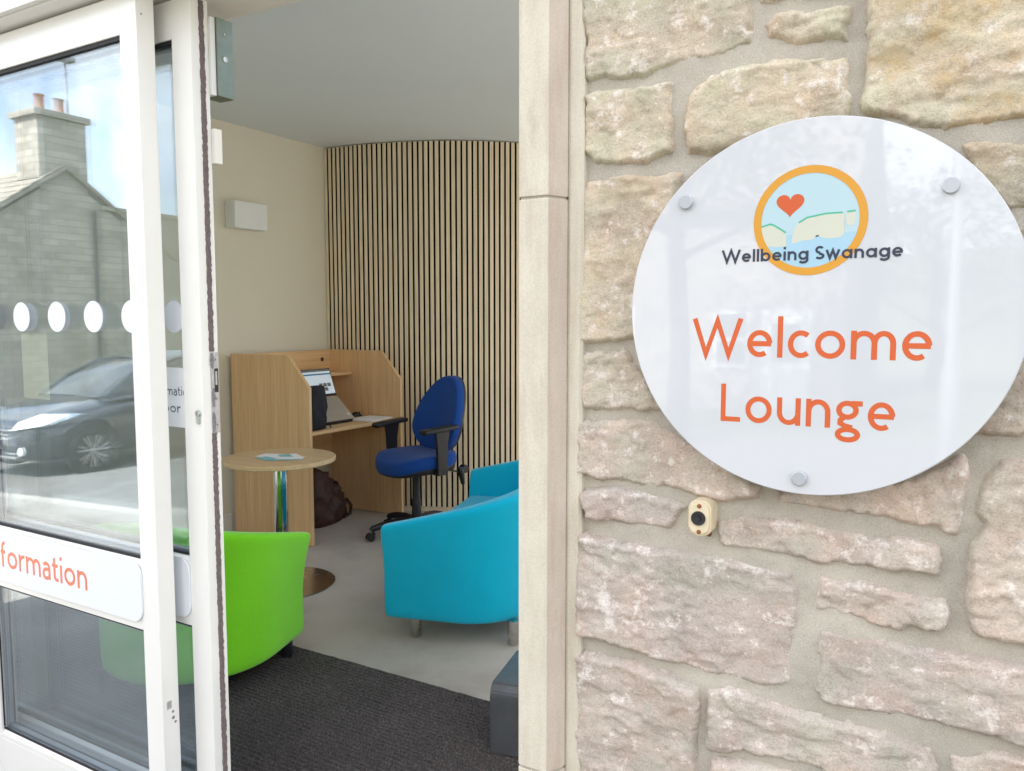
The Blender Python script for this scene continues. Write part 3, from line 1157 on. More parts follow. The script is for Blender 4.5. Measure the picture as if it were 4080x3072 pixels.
for zj in (.733, 1.670):
    prism('joint', [(XJ + .003, 1.476), (XJ + .003, 1.1035), (-.576, 1.1035), (-.573, 1.105), (-.5575, 1.134), (-.5575, 1.476)], zj - .0028, zj + .0028, 'mortar', sur, 'z')
prism('edge_strip', [(-.5535, 1.476), (-.5535, 1.137), (-.548, 1.133), (-.530, 1.131), (-.526, 1.136), (-.526, 1.159)], -.3, 2.46, 'ashlar', sur, 'z')
box('lintel', -5.0, -.526, 1.10, 1.476, 2.462, 2.80, 'ashlar', sur, .004)
up = thing('upper_wall', 'stone wall of the building above the doorway lintel', 'wall', (-2.8, 1.2, 2.8))
box('masonry', -5.0, -.536, 1.15, 1.476, 2.802, 4.3, 'far_stone', up)
box('return_wall', -5.0, -4.602, 1.10, 6.7, -.6, 2.80, 'far_stone', up)
tag(box('roof_slab', -5.0, -1.21, 1.479, 6.72, CEIL + .222, CEIL + .30, 'slate_roof'), kind='structure')

# ------------------------------------------------------------ sign on the wall
sg = thing('round_sign', 'round glossy white welcome sign held by standoffs on the stone wall', 'sign', (-.181, 1.15, 1.493))
SX, SZ, SR = -.181, 1.493, .2459
FY = 1.0900
rx = Matrix.Translation((SX, FY, SZ)) @ Matrix.Rotation(R(-90), 4, 'X')
lathe('panel', [(0, 0), (SR - .0012, 0), (SR, .0012), (SR, .006), (0, .006)], 'acrylic_white', sg, 128, rx)
for bx_, bz_ in ((-.1665, .150), (.157, .146), (-.005, -.224)):
    m_ = Matrix.Translation((SX + bx_, FY - .0058, SZ + bz_)) @ Matrix.Rotation(R(-90), 4, 'X')
    st = lathe('standoff', [(0, 0), (.0088, 0), (.0098, .001), (.0098, .0056), (0, .0056)], 'cap_grey', sg, 36, m_)
    cyl('spacer', (SX + bx_, FY + .0062, SZ + bz_), (SX + bx_, 1.142, SZ + bz_), .0075, 'cap_grey', sg, 20)

def ring_pts(cx_, cz_, r, n=72, a0=0, a1=360):
    return [(cx_ + r * math.cos(R(a0 + (a1 - a0) * i / n)), cz_ + r * math.sin(R(a0 + (a1 - a0) * i / n))) for i in range(n)]

LX, LZ = SX - .003, SZ + .115
logo = flat('logo', ring_pts(LX, LZ, .0665), FY - .00012, 'print_sky', sg)
def zz(x, y):
    return ((x - 783) * .000309 + LX, (483 - y) * .00032 + LZ)
sea = [p for p in ring_pts(LX, LZ, .0655) if p[1] < LZ - .012]
flat('sea', sea, FY - .00020, 'print_sea', logo)
def smooth_poly(pts, n=4):
    out = []
    m = len(pts)
    for i in range(m):
        a, b, c, d = (Vector(pts[(i + k - 1) % m]) for k in range(4))
        for k in range(n):
            t = k / n
            q = .5 * ((2 * b) + (c - a) * t + (2 * a - 5 * b + 4 * c - d) * t * t + (3 * b - a - 3 * c + d) * t ** 3)
            out.append((q.x, q.y))
    return out
for pl in ([(588, 503), (630, 496), (660, 510), (690, 532), (693, 560), (690, 583), (640, 582), (596, 575)],
           [(735, 500), (770, 476), (850, 463), (915, 461), (922, 500), (920, 545), (890, 558), (840, 555), (817, 543), (800, 560), (760, 562), (718, 572), (720, 530)],
           [(931, 461), (962, 459), (961, 500), (945, 512), (931, 502)]):
    flat('cliff', smooth_poly([zz(*p) for p in pl]), FY - .00028, 'print_cliff', logo)
V, F = [], []
for pl in ([(588, 499), (625, 489), (640, 494), (665, 510), (690, 527)], [(742, 490), (775, 471), (850, 459), (914, 459)], [(931, 457), (963, 455)]):
    ribbon(V, F, [zz(*p) for p in pl], .0022, False, lambda a, b, z: (a, FY - z, b), .00036)
raw('clifftop_grass', V, F, 'print_green', logo)
ht = []
for i in range(60):
    t = 2 * math.pi * i / 60
    ht.append((LX - .024 + .0175 / 16 * 16 * math.sin(t) ** 3, LZ + .0225 + .0156 / 15 * (13 * math.cos(t) - 5 * math.cos(2 * t) - 2 * math.cos(3 * t) - math.cos(4 * t))))
flat('heart', ht, FY - .00028, 'print_heart', logo)
V, F = [], []
ribbon(V, F, ring_pts(LX, LZ, .0655, 96), .0098, True, lambda a, b, z: (a, FY - z, b), .00044)
raw('ring', V, F, 'print_ring', logo)
lettering('lettering', 'Wellbeing Swanage', geometric(.25), .25, .0118, SX - .1150, SX + .1085, SZ + .0645, FY - .00055, 'print_navy', sg, gap=.17)
lettering('lettering', 'Welcome', humanist(.192), .192, .0368, SX - .1535, SX + .1445, SZ - .0640, FY - .0001, 'print_orange', sg, gap=.20)
lettering('lettering', 'Lounge', humanist(.192), .192, .0368, SX - .1120, SX + .1070, SZ - .1540, FY - .0001, 'print_orange', sg, gap=.22)

# ------------------------------------------------------------ old bell push
bl = thing('bell_push', 'small yellowed bell push with black button below the round sign', 'bell push', (-.326, 1.12, 1.191))
bcx, bcz = -.3262, 1.1915
pl = [(bcx + a, bcz + b) for a, b in rounded(.0335, .0525, .0125, 8)]
prism('backplate', pl, 1.112, 1.1490, 'plastic_ivory', bl, 'y', .0016)
pl = [(bcx + a, bcz + b) for a, b in rounded(.028, .046, .011, 8)]
prism('cover', pl, 1.1085, 1.1121, 'plastic_ivory', bl, 'y', .0012)
mm = lambda x, y, z: Matrix.Translation((x, y, z)) @ Matrix.Rotation(R(90), 4, 'X')
lathe('button', [(0, .003), (.004, .0035), (.0045, .0015), (.0095, .002), (.0105, 0), (.0105, -.004), (0, -.004)], 'plastic_black', bl, 32, mm(bcx - .001, 1.1065, bcz + .0005))
for dz in (.0185, -.0195):
    lathe('screw', [(0, .001), (.002, .001), (.0032, 0), (.0032, -.003), (0, -.003)], 'rust', bl, 20, mm(bcx, 1.1075, bcz + dz))
lathe('screw', [(0, .001), (.0025, .001), (.0035, 0), (.0035, -.008), (0, -.008)], 'rust', bl, 16, mm(bcx + .006, 1.140, bcz - .030))

# ------------------------------------------------------------ sliding glass doors
ZT, ZG, ZM1, ZM0, ZB1, ZB0 = 2.24, 2.150, .886, .700, .256, .012

def door_leaf(name, label, x0, x1, y, sl_, sr, th=.048, mat='alu_white'):
    """framed double-glazed leaf between x0 and x1, front face on y"""
    d = thing(name, label, 'glass door', ((x0 + x1) / 2, y, 0))
    y1 = y + th
    b = .0022
    box('stile', x1 - sr, x1, y, y1, ZB0, ZT, mat, d, b)
    box('stile', x0, x0 + sl_, y, y1, ZB0, ZT, mat, d, b)
    gx0, gx1 = x0 + sl_ + .0004, x1 - sr - .0004
    box('top_rail', gx0, gx1, y + .0012, y1 - .0012, ZG, ZT, mat, d, b)
    box('mid_rail', gx0, gx1, y + .0012, y1 - .0012, ZM0, ZM1 - .026, mat, d, b)
    box('bottom_rail', gx0, gx1, y + .0012, y1 - .0012, ZB0, ZB1 - .03, mat, d, b)
    # sloped glazing beads on top of the rails
    for zb in (ZM1, ZB1):
        prism('glazing_bead', [(y + .0012, zb - .0255 if zb == ZM1 else zb - .0295), (y + .0012, zb - .016), (y + .010, zb - .004), (y + .034, zb - .004), (y1 - .0012, zb - .016), (y1 - .0012, zb - .0255 if zb == ZM1 else zb - .0295)],
              gx0, gx1, mat, d, 'x')
    for g0, g1 in ((ZM1, ZG), (ZB1, ZM0)):
        for gy in (y + .0115, y + .0315):
            box('glass_pane', gx0 + .004, gx1 - .004, gy, gy + .004, g0 - .002, g1 - .003, 'glass', d)
        # rubber gasket round the pane and metal spacer between the two sheets
        bm = bmesh.new()
        for gy in (y + .0055, y + .0358):
            w_ = .0052
            bm_box(bm, gx0, gx1, gy, gy + .0052, g1 - w_ - (.004 if g1 == ZG else 0), g1 - .0002)
            bm_box(bm, gx0, gx1, gy + .0006, gy + .0048, g0 - .004, g0 + .0012)
            bm_box(bm, gx0, gx0 + .003, gy + .0009, gy + .0044, g0 + .0041, g1 - w_ - .0002)
            bm_box(bm, gx1 - .003, gx1, gy + .0009, gy + .0044, g0 + .0041, g1 - w_ - .0002)
        from_bm('gasket', bm, 'gasket', d)
        bm = bmesh.new()
        ys0, ys1 = y + .0160, y + .0310
        bm_box(bm, gx0 + .0005, gx1 - .0005, ys0, ys1, g1 - .014, g1 - .0005)
        bm_box(bm, gx0 + .0005, gx1 - .0005, ys0, ys1, g0 - .003, g0 + .006)
        bm_box(bm, gx0 + .0005, gx0 + .011, ys0 + .0004, ys1 - .0004, g0 + .0091, g1 - .0141)
        bm_box(bm, gx1 - .011, gx1 - .0005, ys0 + .0004, ys1 - .0004, g0 + .0091, g1 - .0141)
        from_bm('glass_spacer', bm, 'spacer', d)
    return d, gx0, gx1

def dot(d, x, z, y, r=.040):
    lathe('safety_dot', [(0, 0), (r, 0), (r, .0006), (0, .0006)], 'print_white', d, 48,
          Matrix.Translation((x, y, z)) @ Matrix.Rotation(R(-90), 4, 'X'))

Y1 = 1.20
leaf1, a0, a1 = door_leaf('glass_door', 'white framed glass door leaf carrying the orange information panel', -2.53, -1.700, Y1, .066, .0636)
for x in (-2.423, -2.262, -2.094, -1.932, -1.776):
    dot(leaf1, x if x > -2.4 else -2.4225, 1.487, Y1 + .0106)
# information panel on the middle rail
pz0, pz1 = .7205, .8745
pl = [(-2.135 + a, (pz0 + pz1) / 2 + b) for a, b in rounded(.752, pz1 - pz0, .032, 8)]
ip = prism('information_panel', pl, Y1 - .0052, Y1 - .0006, 'print_white', leaf1, 'y', .0008)
hm = humanist(.20)
lettering('lettering', 'Information', hm, .195, .0495, -2.476, -1.985, .7655, Y1 - .0054, 'print_coral', ip, gap=.20)
# screw holes and wear on the closing edge
for k, (yy, zz_, r_) in enumerate(((1.2195, .512, .005), (1.2295, .492, .0035), (1.2300, .476, .0045), (1.2360, .463, .0035))):
    lathe('screw_hole', [(0, .0006), (r_ * .5, .0006), (r_, .0002), (r_, -.004), (0, -.004)], 'lock_steel' if k == 0 else 'smear', leaf1, 16,
          Matrix.Translation((-1.700, yy, zz_)) @ Matrix.Rotation(R(90), 4, 'Y'))
box('keeper', -1.7006, -1.6994, 1.213, 1.226, .503, .523, 'lock_steel', leaf1)
lathe('screw_hole', [(0, .0004), (.0022, .0004), (.0026, -.002), (0, -.002)], 'smear', leaf1, 14, Matrix.Translation((-1.700, 1.2140, 2.19)) @ Matrix.Rotation(R(90), 4, 'Y'))
# notice on the inner sheet of glass
box('notice', -2.316, -2.188, Y1 + .0358, Y1 + .0364, 1.258, 1.441, 'paper_cream', leaf1)

Y2 = 1.280
leaf2, b0, b1 = door_leaf('sliding_door', 'white sliding glass door leaf with lock and brush seal standing half open', -2.74, -1.612, Y2, .066, .0705, .050)
for k in range(6):
    dot(leaf2, -1.7235 - .161 * k, 1.487, Y2 + .0106)
# sheet with the automatic door notice
ns = box('door_notice', -1.875, -1.6845, Y2 + .0102, Y2 + .0112, 1.208, 1.3585, 'paper', leaf2)
hs = humanist(.18)
lettering('lettering', 'Automatic', hs, .18, .0162, -1.838, -1.6845, 1.2885, Y2 + .0098, 'print_slate', ns, gap=.24)
lettering('lettering', 'door', hs, .18, .0162, -1.802, -1.7105, 1.2450, Y2 + .0098, 'print_slate', ns, gap=.24)
pl = [(-2.175 + a, .7975 + b) for a, b in rounded(.990, .154, .032, 8)]
prism('information_panel', pl, Y2 - .0052, Y2 - .0006, 'print_white', leaf2, 'y', .0008)
# brush seal down the closing edge, interrupted by the lock plate
def brush(z0, z1, yo, nm='brush_seal'):
    n = int((z1 - z0) / .006)
    V, F = [], []
    for i in range(n + 1):
        z = z0 + (z1 - z0) * i / n
        j0, j1 = random.uniform(-.0012, .0012), random.uniform(-.0012, .0012)
        for yy, xx in ((yo + j0, 0), (yo + .003 + j0, .0045), (yo + .0125 + j1, .0045 + random.uniform(-.001, .001)), (yo + .0155 + j1, 0)):
            V.append((-1.6125 + xx, yy, z))
    for i in range(n):
        for k in range(3):
            a = 4 * i + k
            F.append((a, a + 1, a + 5, a + 4))
    raw(nm, V, F, 'brush_pile', leaf2)
brush(.03, 1.199, Y2 + .0235)
brush(1.401, 2.235, Y2 + .0225)
lp = box('lock_plate', -1.6125, -1.6102, 1.3052, 1.3288, 1.199, 1.399, 'lock_steel', leaf2, .0008)
def smear(z0, z1, y0, y1):
    n = 12
    V, F = [], []
    for i in range(n + 1):
        t = i / n
        w_ = math.sin(math.pi * min(1, max(0, t))) ** .35
        c_ = (y0 + y1) / 2 + random.uniform(-.0007, .0007)
        hw_ = (y1 - y0) / 2 * w_ + random.uniform(-.0005, .0005)
        z = z0 + (z1 - z0) * t
        V += [(-1.6098, c_ - max(hw_, .0004), z), (-1.6088, c_, z), (-1.6098, c_ + max(hw_, .0004), z)]
    for i in range(n):
        for k in range(2):
            a = 3 * i + k
            F.append((a, a + 1, a + 4, a + 3))
    raw('worn_pile', V, F, 'smear', lp, True)
smear(1.358, 1.398, 1.3028, 1.3155)
smear(1.262, 1.312, 1.3055, 1.3160)
smear(1.200, 1.252, 1.3040, 1.3155)
box('latch_slot', -1.6104, -1.6096, 1.3150, 1.3262, 1.300, 1.359, 'laptop_black', lp)
box('hook_bolt', -1.6120, -1.6086, 1.3168, 1.3225, 1.318, 1.352, 'lock_steel', lp, .001)
for yy, zz_ in ((1.3195, 1.381), (1.3180, 1.284), (1.3200, 1.2185)):
    lathe('screw', [(0, .0004), (.0022, .0006), (.003, 0), (.003, -.001), (0, -.001)], 'smear', lp, 16, Matrix.Translation((-1.6100, yy, zz_)) @ Matrix.Rotation(R(90), 4, 'Y'))
# euro cylinder on the stile
kx, kz = -1.6280, 1.2495
cyl_o = lathe('lock_cylinder', [(0, .006), (.0078, .006), (.0085, .005), (.0085, -.002), (0, -.002)], 'steel', leaf2, 28, Matrix.Translation((kx, Y2, kz)) @ Matrix.Rotation(R(90), 4, 'X'))
prism('cylinder_body', [(kx + a, kz - .0155 + b) for a, b in rounded(.0098, .021, .004, 5)], Y2 - .0052, Y2 + .001, 'steel', cyl_o, 'y', .0006)
box('key_slot', kx - .0006, kx + .0006, Y2 - .0064, Y2 - .0055, kz - .005, kz + .005, 'gasket', cyl_o)
# magnet plate and contact on the inner face of the leaf
box('spacer_block', -1.650, -1.6045, Y2 + .0505, Y2 + .0640, 2.022, 2.205, 'plastic_white', leaf2, .001)
mp_ = box('magnet_plate', -1.650, -1.600, Y2 + .0645, Y2 + .1130, 2.022, 2.207, 'zinc', leaf2, .0012)
for zz_, r_ in ((2.172, .0032), (2.113, .0068)):
    sc = lathe('screw', [(0, .0004), (r_ * .6, .0004), (r_, .0014), (r_, -.003), (0, -.003)], 'steel', mp_, 24,
               Matrix.Translation((-1.600, Y2 + .0885, zz_)) @ Matrix.Rotation(R(90), 4, 'Y'))
    lathe('screw_rim', [(r_ * 1.02, -.001), (r_ * 1.02, .0010), (r_ * 1.28, .0004), (r_ * 1.28, -.001)], 'zinc', mp_, 24,
          Matrix.Translation((-1.600, Y2 + .0885, zz_)) @ Matrix.Rotation(R(90), 4, 'Y'))
for zz_, yy in ((2.187, .096), (2.040, .099), (2.038, .079)):
    lathe('rivet', [(0, .0005), (.0018, .0002), (.0018, -.002), (0, -.002)], 'zinc', mp_, 12, Matrix.Translation((-1.600, Y2 + yy, zz_)) @ Matrix.Rotation(R(90), 4, 'Y'))
box('door_contact', -1.640, -1.600, Y2 + .0505, Y2 + .0725, 1.858, 1.942, 'alu_cream', leaf2, .003)

# door frame: track casing overhead, post by the jamb, threshold
fr = thing('door_frame', 'white door frame with overhead track casing and floor threshold', 'door frame', (-2.4, 1.3, 0))
hd = box('track_casing', -4.38, XJ - .002, 1.155, 1.445, 2.2475, 2.4605, 'alu_white', fr, .003)
box('casing_lip', -4.38, XJ - .002, 1.139, 1.1545, 2.2525, 2.4605, 'alu_white', fr, .002)
box('soffit_board', -4.38, XJ - .002, 1.4455, 1.497, 2.270, 2.4600, 'paint_skirting', fr)
box('post', XJ - .046, XJ - .001, 1.30, 1.40, .013, 2.247, 'alu_white', fr, .002)
box('threshold', -4.38, XJ - .002, 1.13, 1.358, .001, .0115, 'brushed', fr, .002)
tag(box('bulkhead', -4.39, 3.09, 1.4985, 1.56, 2.4605, CEIL - .001, 'paint_ceiling'), kind='structure')
# fixed glazed screen further along
scn = thing('glazed_screen', 'white framed fixed glass screen beside the sliding doors', 'glazed screen', (-3.4, 1.24, 0))
for x0_, x1_ in ((-4.37, -4.31), (-3.48, -3.42), (-2.60, -2.54)):
    box('post', x0_, x1_, 1.215, 1.262, .013, 2.246, 'alu_white', scn, .002)
for x0_, x1_ in ((-4.309, -3.481), (-3.419, -2.601)):
    box('rail', x0_, x1_, 1.217, 1.260, .013, .20, 'alu_white', scn, .002)
    box('rail', x0_, x1_, 1.217, 1.260, .72, .86, 'alu_white', scn, .002)
    box('rail', x0_, x1_, 1.217, 1.260, 2.16, 2.246, 'alu_white', scn, .002)
    box('glass_pane', x0_, x1_, 1.232, 1.238, .201, .719, 'glass', scn)
    box('glass_pane', x0_, x1_, 1.232, 1.238, .861, 2.159, 'glass', scn)

# ------------------------------------------------------------ furniture
def tub_seat(name, label, cat, loc, rotz, fabric_mat, leg_mat, half_w, depth, straight=0., group=None,
             h_arm=.585, h_back=.66, bottom=.112, thick=.085, legs=None):
    """tub seat facing +y: a padded shell sweeping from arm to arm, a cushion and four legs"""
    t = thing(name, label, cat, loc, rotz, group, local=True)
    hw = half_w - thick / 2
    path = []                    # plan centreline from the left arm front round the back to the right arm front
    rr = hw if straight == 0 else .30
    yb = -depth / 2 + thick / 2
    yc = yb + rr
    yf = depth / 2
    n_arm = 5
    for i in range(n_arm):
        path.append((-hw, yf + (yc - yf) * i / n_arm))
    if straight == 0:
        for i in range(25):
            a = math.pi + math.pi * i / 24
            path.append((hw * math.cos(a), yc + rr * math.sin(a)))
    else:
        for i in range(13):
            a = math.pi + math.pi / 2 * i / 12
            path.append((-hw + rr + rr * math.cos(a), yc + rr * math.sin(a)))
        m = 10
        for i in range(1, m):
            path.append((-hw + rr + (2 * hw - 2 * rr) * i / m, yb))
        for i in range(13):
            a = 1.5 * math.pi + math.pi / 2 * i / 12
            path.append((hw - rr + rr * math.cos(a), yc + rr * math.sin(a)))
    for i in range(n_arm):
        path.append((hw, yc + (yf - yc) * (i + 1) / n_arm))
    V, F = [], []
    n = len(path)
    K = None
    for i, p in enumerate(path):
        a, b = Vector(path[max(i - 1, 0)]), Vector(path[min(i + 1, n - 1)])
        tg = (b - a).normalized()
        out = Vector((tg.y, -tg.x))                     # outward
        if out.dot(Vector(p) - Vector((0, yc))) < 0:
            out = -out
        s_ = (p[1] - yb) / (yf - yb)                    # 0 at the back, 1 at the arm front
        top = h_back + (h_arm - h_back) * max(0., s_) ** .9
        th2 = thick / 2
        bot = bottom
        prof = [(-th2 * .8, bot + .01), (-.0, bot), (th2 * .55, bot + .002), (th2 * .80, bot + .014), (th2 * .90, bot + .06), (th2 * .92, bot + .19), (th2 * 1.02, top - .17), (th2 * 1.22, top - .06), (th2 * 1.34, top - .022),
                (th2 * 1.15, top - .004), (th2 * .7, top), (-th2 * .2, top), (-th2 * .62, top - .006), (-th2 * .86, top - .03), (-th2 * .95, top - .12), (-th2, bot + .25)]
        K = len(prof)
        for o_, z in prof:
            fl = (.030 * max(0, s_) ** 1.3) * max(0, (z - bot) / (top - bot)) ** 2.5 - .012 * math.sin(math.pi * min(1, max(0, (z - bot) / (top - bot)))) * max(0, s_)
            V.append((p[0] + out.x * (o_ + fl), p[1] + out.y * (o_ + fl), z))
    for i in range(n - 1):
        for k in range(K):
            k2 = (k + 1) % K
            F.append((i * K + k, i * K + k2, (i + 1) * K + k2, (i + 1) * K + k))
    # rounded arm fronts
    for base, sgn in ((0, 1), ((n - 1) * K, -1)):
        ring = list(range(base, base + K))
        cx_ = sum(V[k][0] for k in ring) / K
        prev = ring
        for sc, dy in ((.96, .012), (.80, .022)):
            cur = []
            zc = sum(V[k][2] for k in ring) / K
            for k in ring:
                x, y, z = V[k]
                dz_ = (z - zc)
                cur.append(len(V))
                V.append((cx_ + (x - cx_) * sc, y + dy, zc + dz_ - math.copysign(min(abs(dz_), (1 - sc) * .06), dz_)))
            for k in range(K):
                k2 = (k + 1) % K
                q = (prev[k], cur[k], cur[k2], prev[k2])
                F.append(q if sgn > 0 else q[::-1])
            prev = cur
        F.append(tuple(prev[::-1]) if sgn > 0 else tuple(prev))
    o = raw('shell', V, F, fabric_mat, t, True)
    bm = bmesh.new()
    bm.from_mesh(o.data)
    bmesh.ops.recalc_face_normals(bm, faces=bm.faces[:])
    bm.to_mesh(o.data)
    bm.free()
    o.data.shade_smooth()
    subsurf(o, 1)
    # stitched seam just under the rolled top
    seam = []
    for i in range(n):
        j = i * K + 7
        a, b = Vector(V[j]), Vector(V[j + 1])
        seam.append(a.lerp(b, .1))
    # cushion
    inset = thick * .30
    ol = []
    for i, p in enumerate(path):
        a, b = Vector(path[max(i - 1, 0)]), Vector(path[min(i + 1, n - 1)])
        tg = (b - a).normalized()
        out = Vector((tg.y, -tg.x))
        if out.dot(Vector(p) - Vector((0, yc))) < 0:
            out = -out
        ol.append((p[0] - out.x * inset, min(p[1] - out.y * inset, yf - .02)))
    ol = [(ol[0][0], yf + .025)] + ol[1:-1] + [(ol[-1][0], yf + .025)]
    bm = bmesh.new()
    bm_prism(bm, ol, bottom + .015, .40, 'z')
    top_e = [e for e in bm.edges if e.verts[0].co.z > .39 and e.verts[1].co.z > .39 or (min(e.verts[0].co.y, e.verts[1].co.y) > yf)]
    bmesh.ops.bevel(bm, geom=top_e, offset=.03, segments=3, affect='EDGES')
    c_ = from_bm('seat', bm, fabric_mat, t, True)
    sharpen(c_, 50)
    lz = bottom + .012
    if legs is None:
        legs = [(sx * (half_w - .10), sy * (depth / 2 - .11)) for sx in (-1, 1) for sy in (-1, 1)]
    for lx, ly in legs:
        lathe('leg', [(0, 0), (.023, 0), (.025, .003), (.025, lz), (0, lz)], leg_mat, t, 28, Matrix.Translation((lx, ly, 0)))
    return t

GREEN = (-2.760, 2.075)
tub_seat('tub_chair', 'bright green fabric tub chair with its back to the glass door', 'armchair', (GREEN[0], GREEN[1], 0), R(18), 'fabric_green', 'plastic_black', .375, .60, h_arm=.55, h_back=.705, bottom=.082, legs=[(-.31, .235), (.325, .235), (-.24, -.20), (.24, -.20)])
tub_seat('tub_sofa', 'turquoise fabric tub sofa on round steel legs beside the doorway', 'sofa', (-2.128, 3.520, 0), R(105.7), 'fabric_cyan', 'brushed', .69, .66, straight=1, h_arm=.55, h_back=.715, bottom=.102,
         legs=[(-.605, .225), (-.585, -.24), (.60, .225), (.585, -.24)])

# round table with leaflets
tb = thing('round_table', 'small round beech table on a chrome pedestal', 'table', (-3.275, 3.095, 0), local=True)
lathe('table_top', [(0, .695), (.300, .695), (.304, .698), (.304, .716), (.300, .720), (0, .720)], 'beech_table', tb, 96)
lathe('column', [(0, .012), (.038, .012), (.038, .690), (.075, .690), (.075, .6945), (0, .6945)], 'chrome', tb, 40)
lathe('base', [(0, .001), (.285, .001), (.289, .004), (.288, .007), (.20, .011), (.06, .016), (0, .017)], 'brushed', tb, 72)
LEAF = [(-3.345, 3.105, 14, 'paper', 'white folded leaflet lying at the back of the round table'),
        (-3.235, 3.135, -30, 'paper_teal', 'teal leaflet lying partly under the white ones'),
        (-3.275, 3.035, -8, 'paper_teal', 'teal edged leaflet lying across the others at an angle'),
        (-3.180, 3.075, 34, 'paper', 'white leaflet with teal bottom edge on top of the pile')]
for i, (x, y, a, m_, lb) in enumerate(LEAF):
    d_ = thing('leaflet', lb, 'leaflet', (x, y, .7202 + i * .0009), R(a), 'leaflets on the round table', local=True)
    box('sheet', -.074, .074, -.052, .052, 0, .0007, m_, d_)
    if m_ == 'paper' and i:
        box('printed_band', -.0735, .0735, -.0515, -.022, .00072, .00082, 'paper_teal', d_)
    elif i:
        box('printed_band', -.0735, .0735, .012, .0515, .00072, .00082, 'paper', d_)

# study carrel
cr = thing('study_carrel', 'beech study carrel desk with angled side panels against the cream wall', 'desk', (-4.0, 4.18, 0))
side = [(-4.36, .004), (-3.642, .004), (-3.642, 1.040), (-3.822, 1.246), (-4.36, 1.246)]
for y0 in (3.700, 4.640):
    p_ = prism('side_panel', side, y0, y0 + .024, 'beech', cr, 'y')
    box('edge_band', -3.6418, -3.6408, y0 + .0004, y0 + .0236, .004, 1.040, 'beech_edge', p_)
box('back_panel', -4.345, -4.325, 3.7245, 4.6395, .43, 1.243, 'beech_flat', cr)
bp_ = lathe('cable_hole', [(0, .0012), (.013, .0012), (.016, .0018), (.016, 0), (0, 0)], 'laptop_black', cr, 28, Matrix.Translation((-4.3249, 4.545, 1.172)) @ Matrix.Rotation(R(90), 4, 'Y'))
box('worktop', -4.3245, -3.682, 3.7245, 4.6395, .7185, .7435, 'beech_flat', cr, .0015)
box('shelf', -4.3245, -4.105, 3.7245, 4.6395, 1.058, 1.080, 'beech_flat', cr, .001)

# laptop on a folding riser
lt = thing('laptop', 'open silver laptop on a black riser at the carrel desk', 'laptop', (-3.92, 4.19, .744))
yA, yB = 4.035, 4.352
f0, h0, t0 = Vector((-3.835, .768)), Vector((-4.000, .922)), Vector((-4.072, 1.122))
def slab(name, a, b, th, y0, y1, mat, parent, up=1):
    d_ = (b - a).normalized()
    nn = Vector((d_.y, -d_.x)) * up
    pl_ = [a, b, b - nn * th, a - nn * th]
    return prism(name, [(p.x, p.y) for p in pl_], y0, y1, mat, parent, 'y', .001)
base_n = Vector(((h0 - f0).normalized().y, -(h0 - f0).normalized().x))
bs = slab('base', f0, h0, .016, yA, yB, 'laptop_silver', lt)
dd = (h0 - f0).normalized()
nb = base_n
def on_base(u0, u1, y0, y1, lift, mat, name, th=.0012, parent=None):
    a, b = f0.lerp(h0, u0) + nb * lift, f0.lerp(h0, u1) + nb * lift
    return prism(name, [(p.x, p.y) for p in (a, b, b - nb * th, a - nb * th)], y0, y1, mat, parent or bs, 'y')
if nb.y < 0:
    nb = -nb
for r_ in range(5):
    for k in range(13):
        y0 = yA + .018 + k * .0217
        u0 = .44 + r_ * .092
        on_base(u0, u0 + .078, y0, y0 + .0185, .0016, 'laptop_silver', 'key', .0014)
on_base(.06, .36, yA + .115, yB - .105, .0006, 'laptop_silver', 'touchpad', .0004)
on_base(.14, .24, yB - .040, yB - .018, .0006, 'print_white', 'sticker', .0004)
sd = (t0 - h0).normalized()
ns_ = Vector((-sd.y, sd.x))
if ns_.x < 0:
    ns_ = -ns_
lid = prism('lid', [(p.x, p.y) for p in (h0 + sd * .004, t0, t0 - ns_ * .007, h0 + sd * .004 - ns_ * .007)], yA, yB, 'laptop_black', lt, 'y', .001)
def on_lid(u0, u1, y0, y1, lift, mat, name, parent=lid):
    a, b = h0.lerp(t0, u0) + ns_ * lift, h0.lerp(t0, u1) + ns_ * lift
    return prism(name, [(p.x, p.y) for p in (a, b, b - ns_ * .0004, a - ns_ * .0004)], y0, y1, mat, parent, 'y')
scr = on_lid(.10, .965, yA + .008, yB - .008, .0006, 'screen', 'screen')
on_lid(.78, .83, yA + .008, yB - .008, .0009, 'screen_blue', 'menu_bar', lid)
on_lid(.90, .962, yA + .009, yB - .009, .0009, 'screen_grey', 'browser_bar', lid)
for r_, cnt in ((0, 3), (1, 2)):
    for k in range(cnt):
        y0 = yA + .165 + k * .042 + (.0 if r_ == 0 else .004)
        on_lid(.36 - r_ * .15, .48 - r_ * .15, y0, y0 + .035, .0009, 'screen_grey', 'picture_tile', lid)
prism('riser', [(-3.828, .7445), (-3.824, .762), (-3.832, .760), (-4.018, .912), (-4.024, .905), (-4.02, .7445), (-4.008, .7445), (-4.008, .895), (-3.842, .7500), (-3.842, .7445)], yA + .03, yB - .03, 'laptop_black', lt, 'y')

ms = thing('computer_mouse', 'black computer mouse beside the laptop on the carrel desk', 'mouse', (-4.015, 4.575, .7440), R(80), local=True)
bm = bmesh.new()
bmesh.ops.create_uvsphere(bm, u_segments=24, v_segments=14, radius=1)
bmesh.ops.transform(bm, matrix=Matrix.Diagonal((.052, .031, .034, 1)), verts=bm.verts[:])
for v in bm.verts:
    if v.co.z < 0:
        v.co.z = 0
    if v.co.x > 0:
        v.co.z *= 1 - .35 * v.co.x / .052
from_bm('body', bm, 'plastic_black', ms, True)
lathe('wheel', [(0, -.003), (.008, -.003), (.008, .003), (0, .003)], 'rubber_black', ms, 16, Matrix.Translation((.028, 0, .0225)) @ Matrix.Rotation(R(90), 4, 'X'))

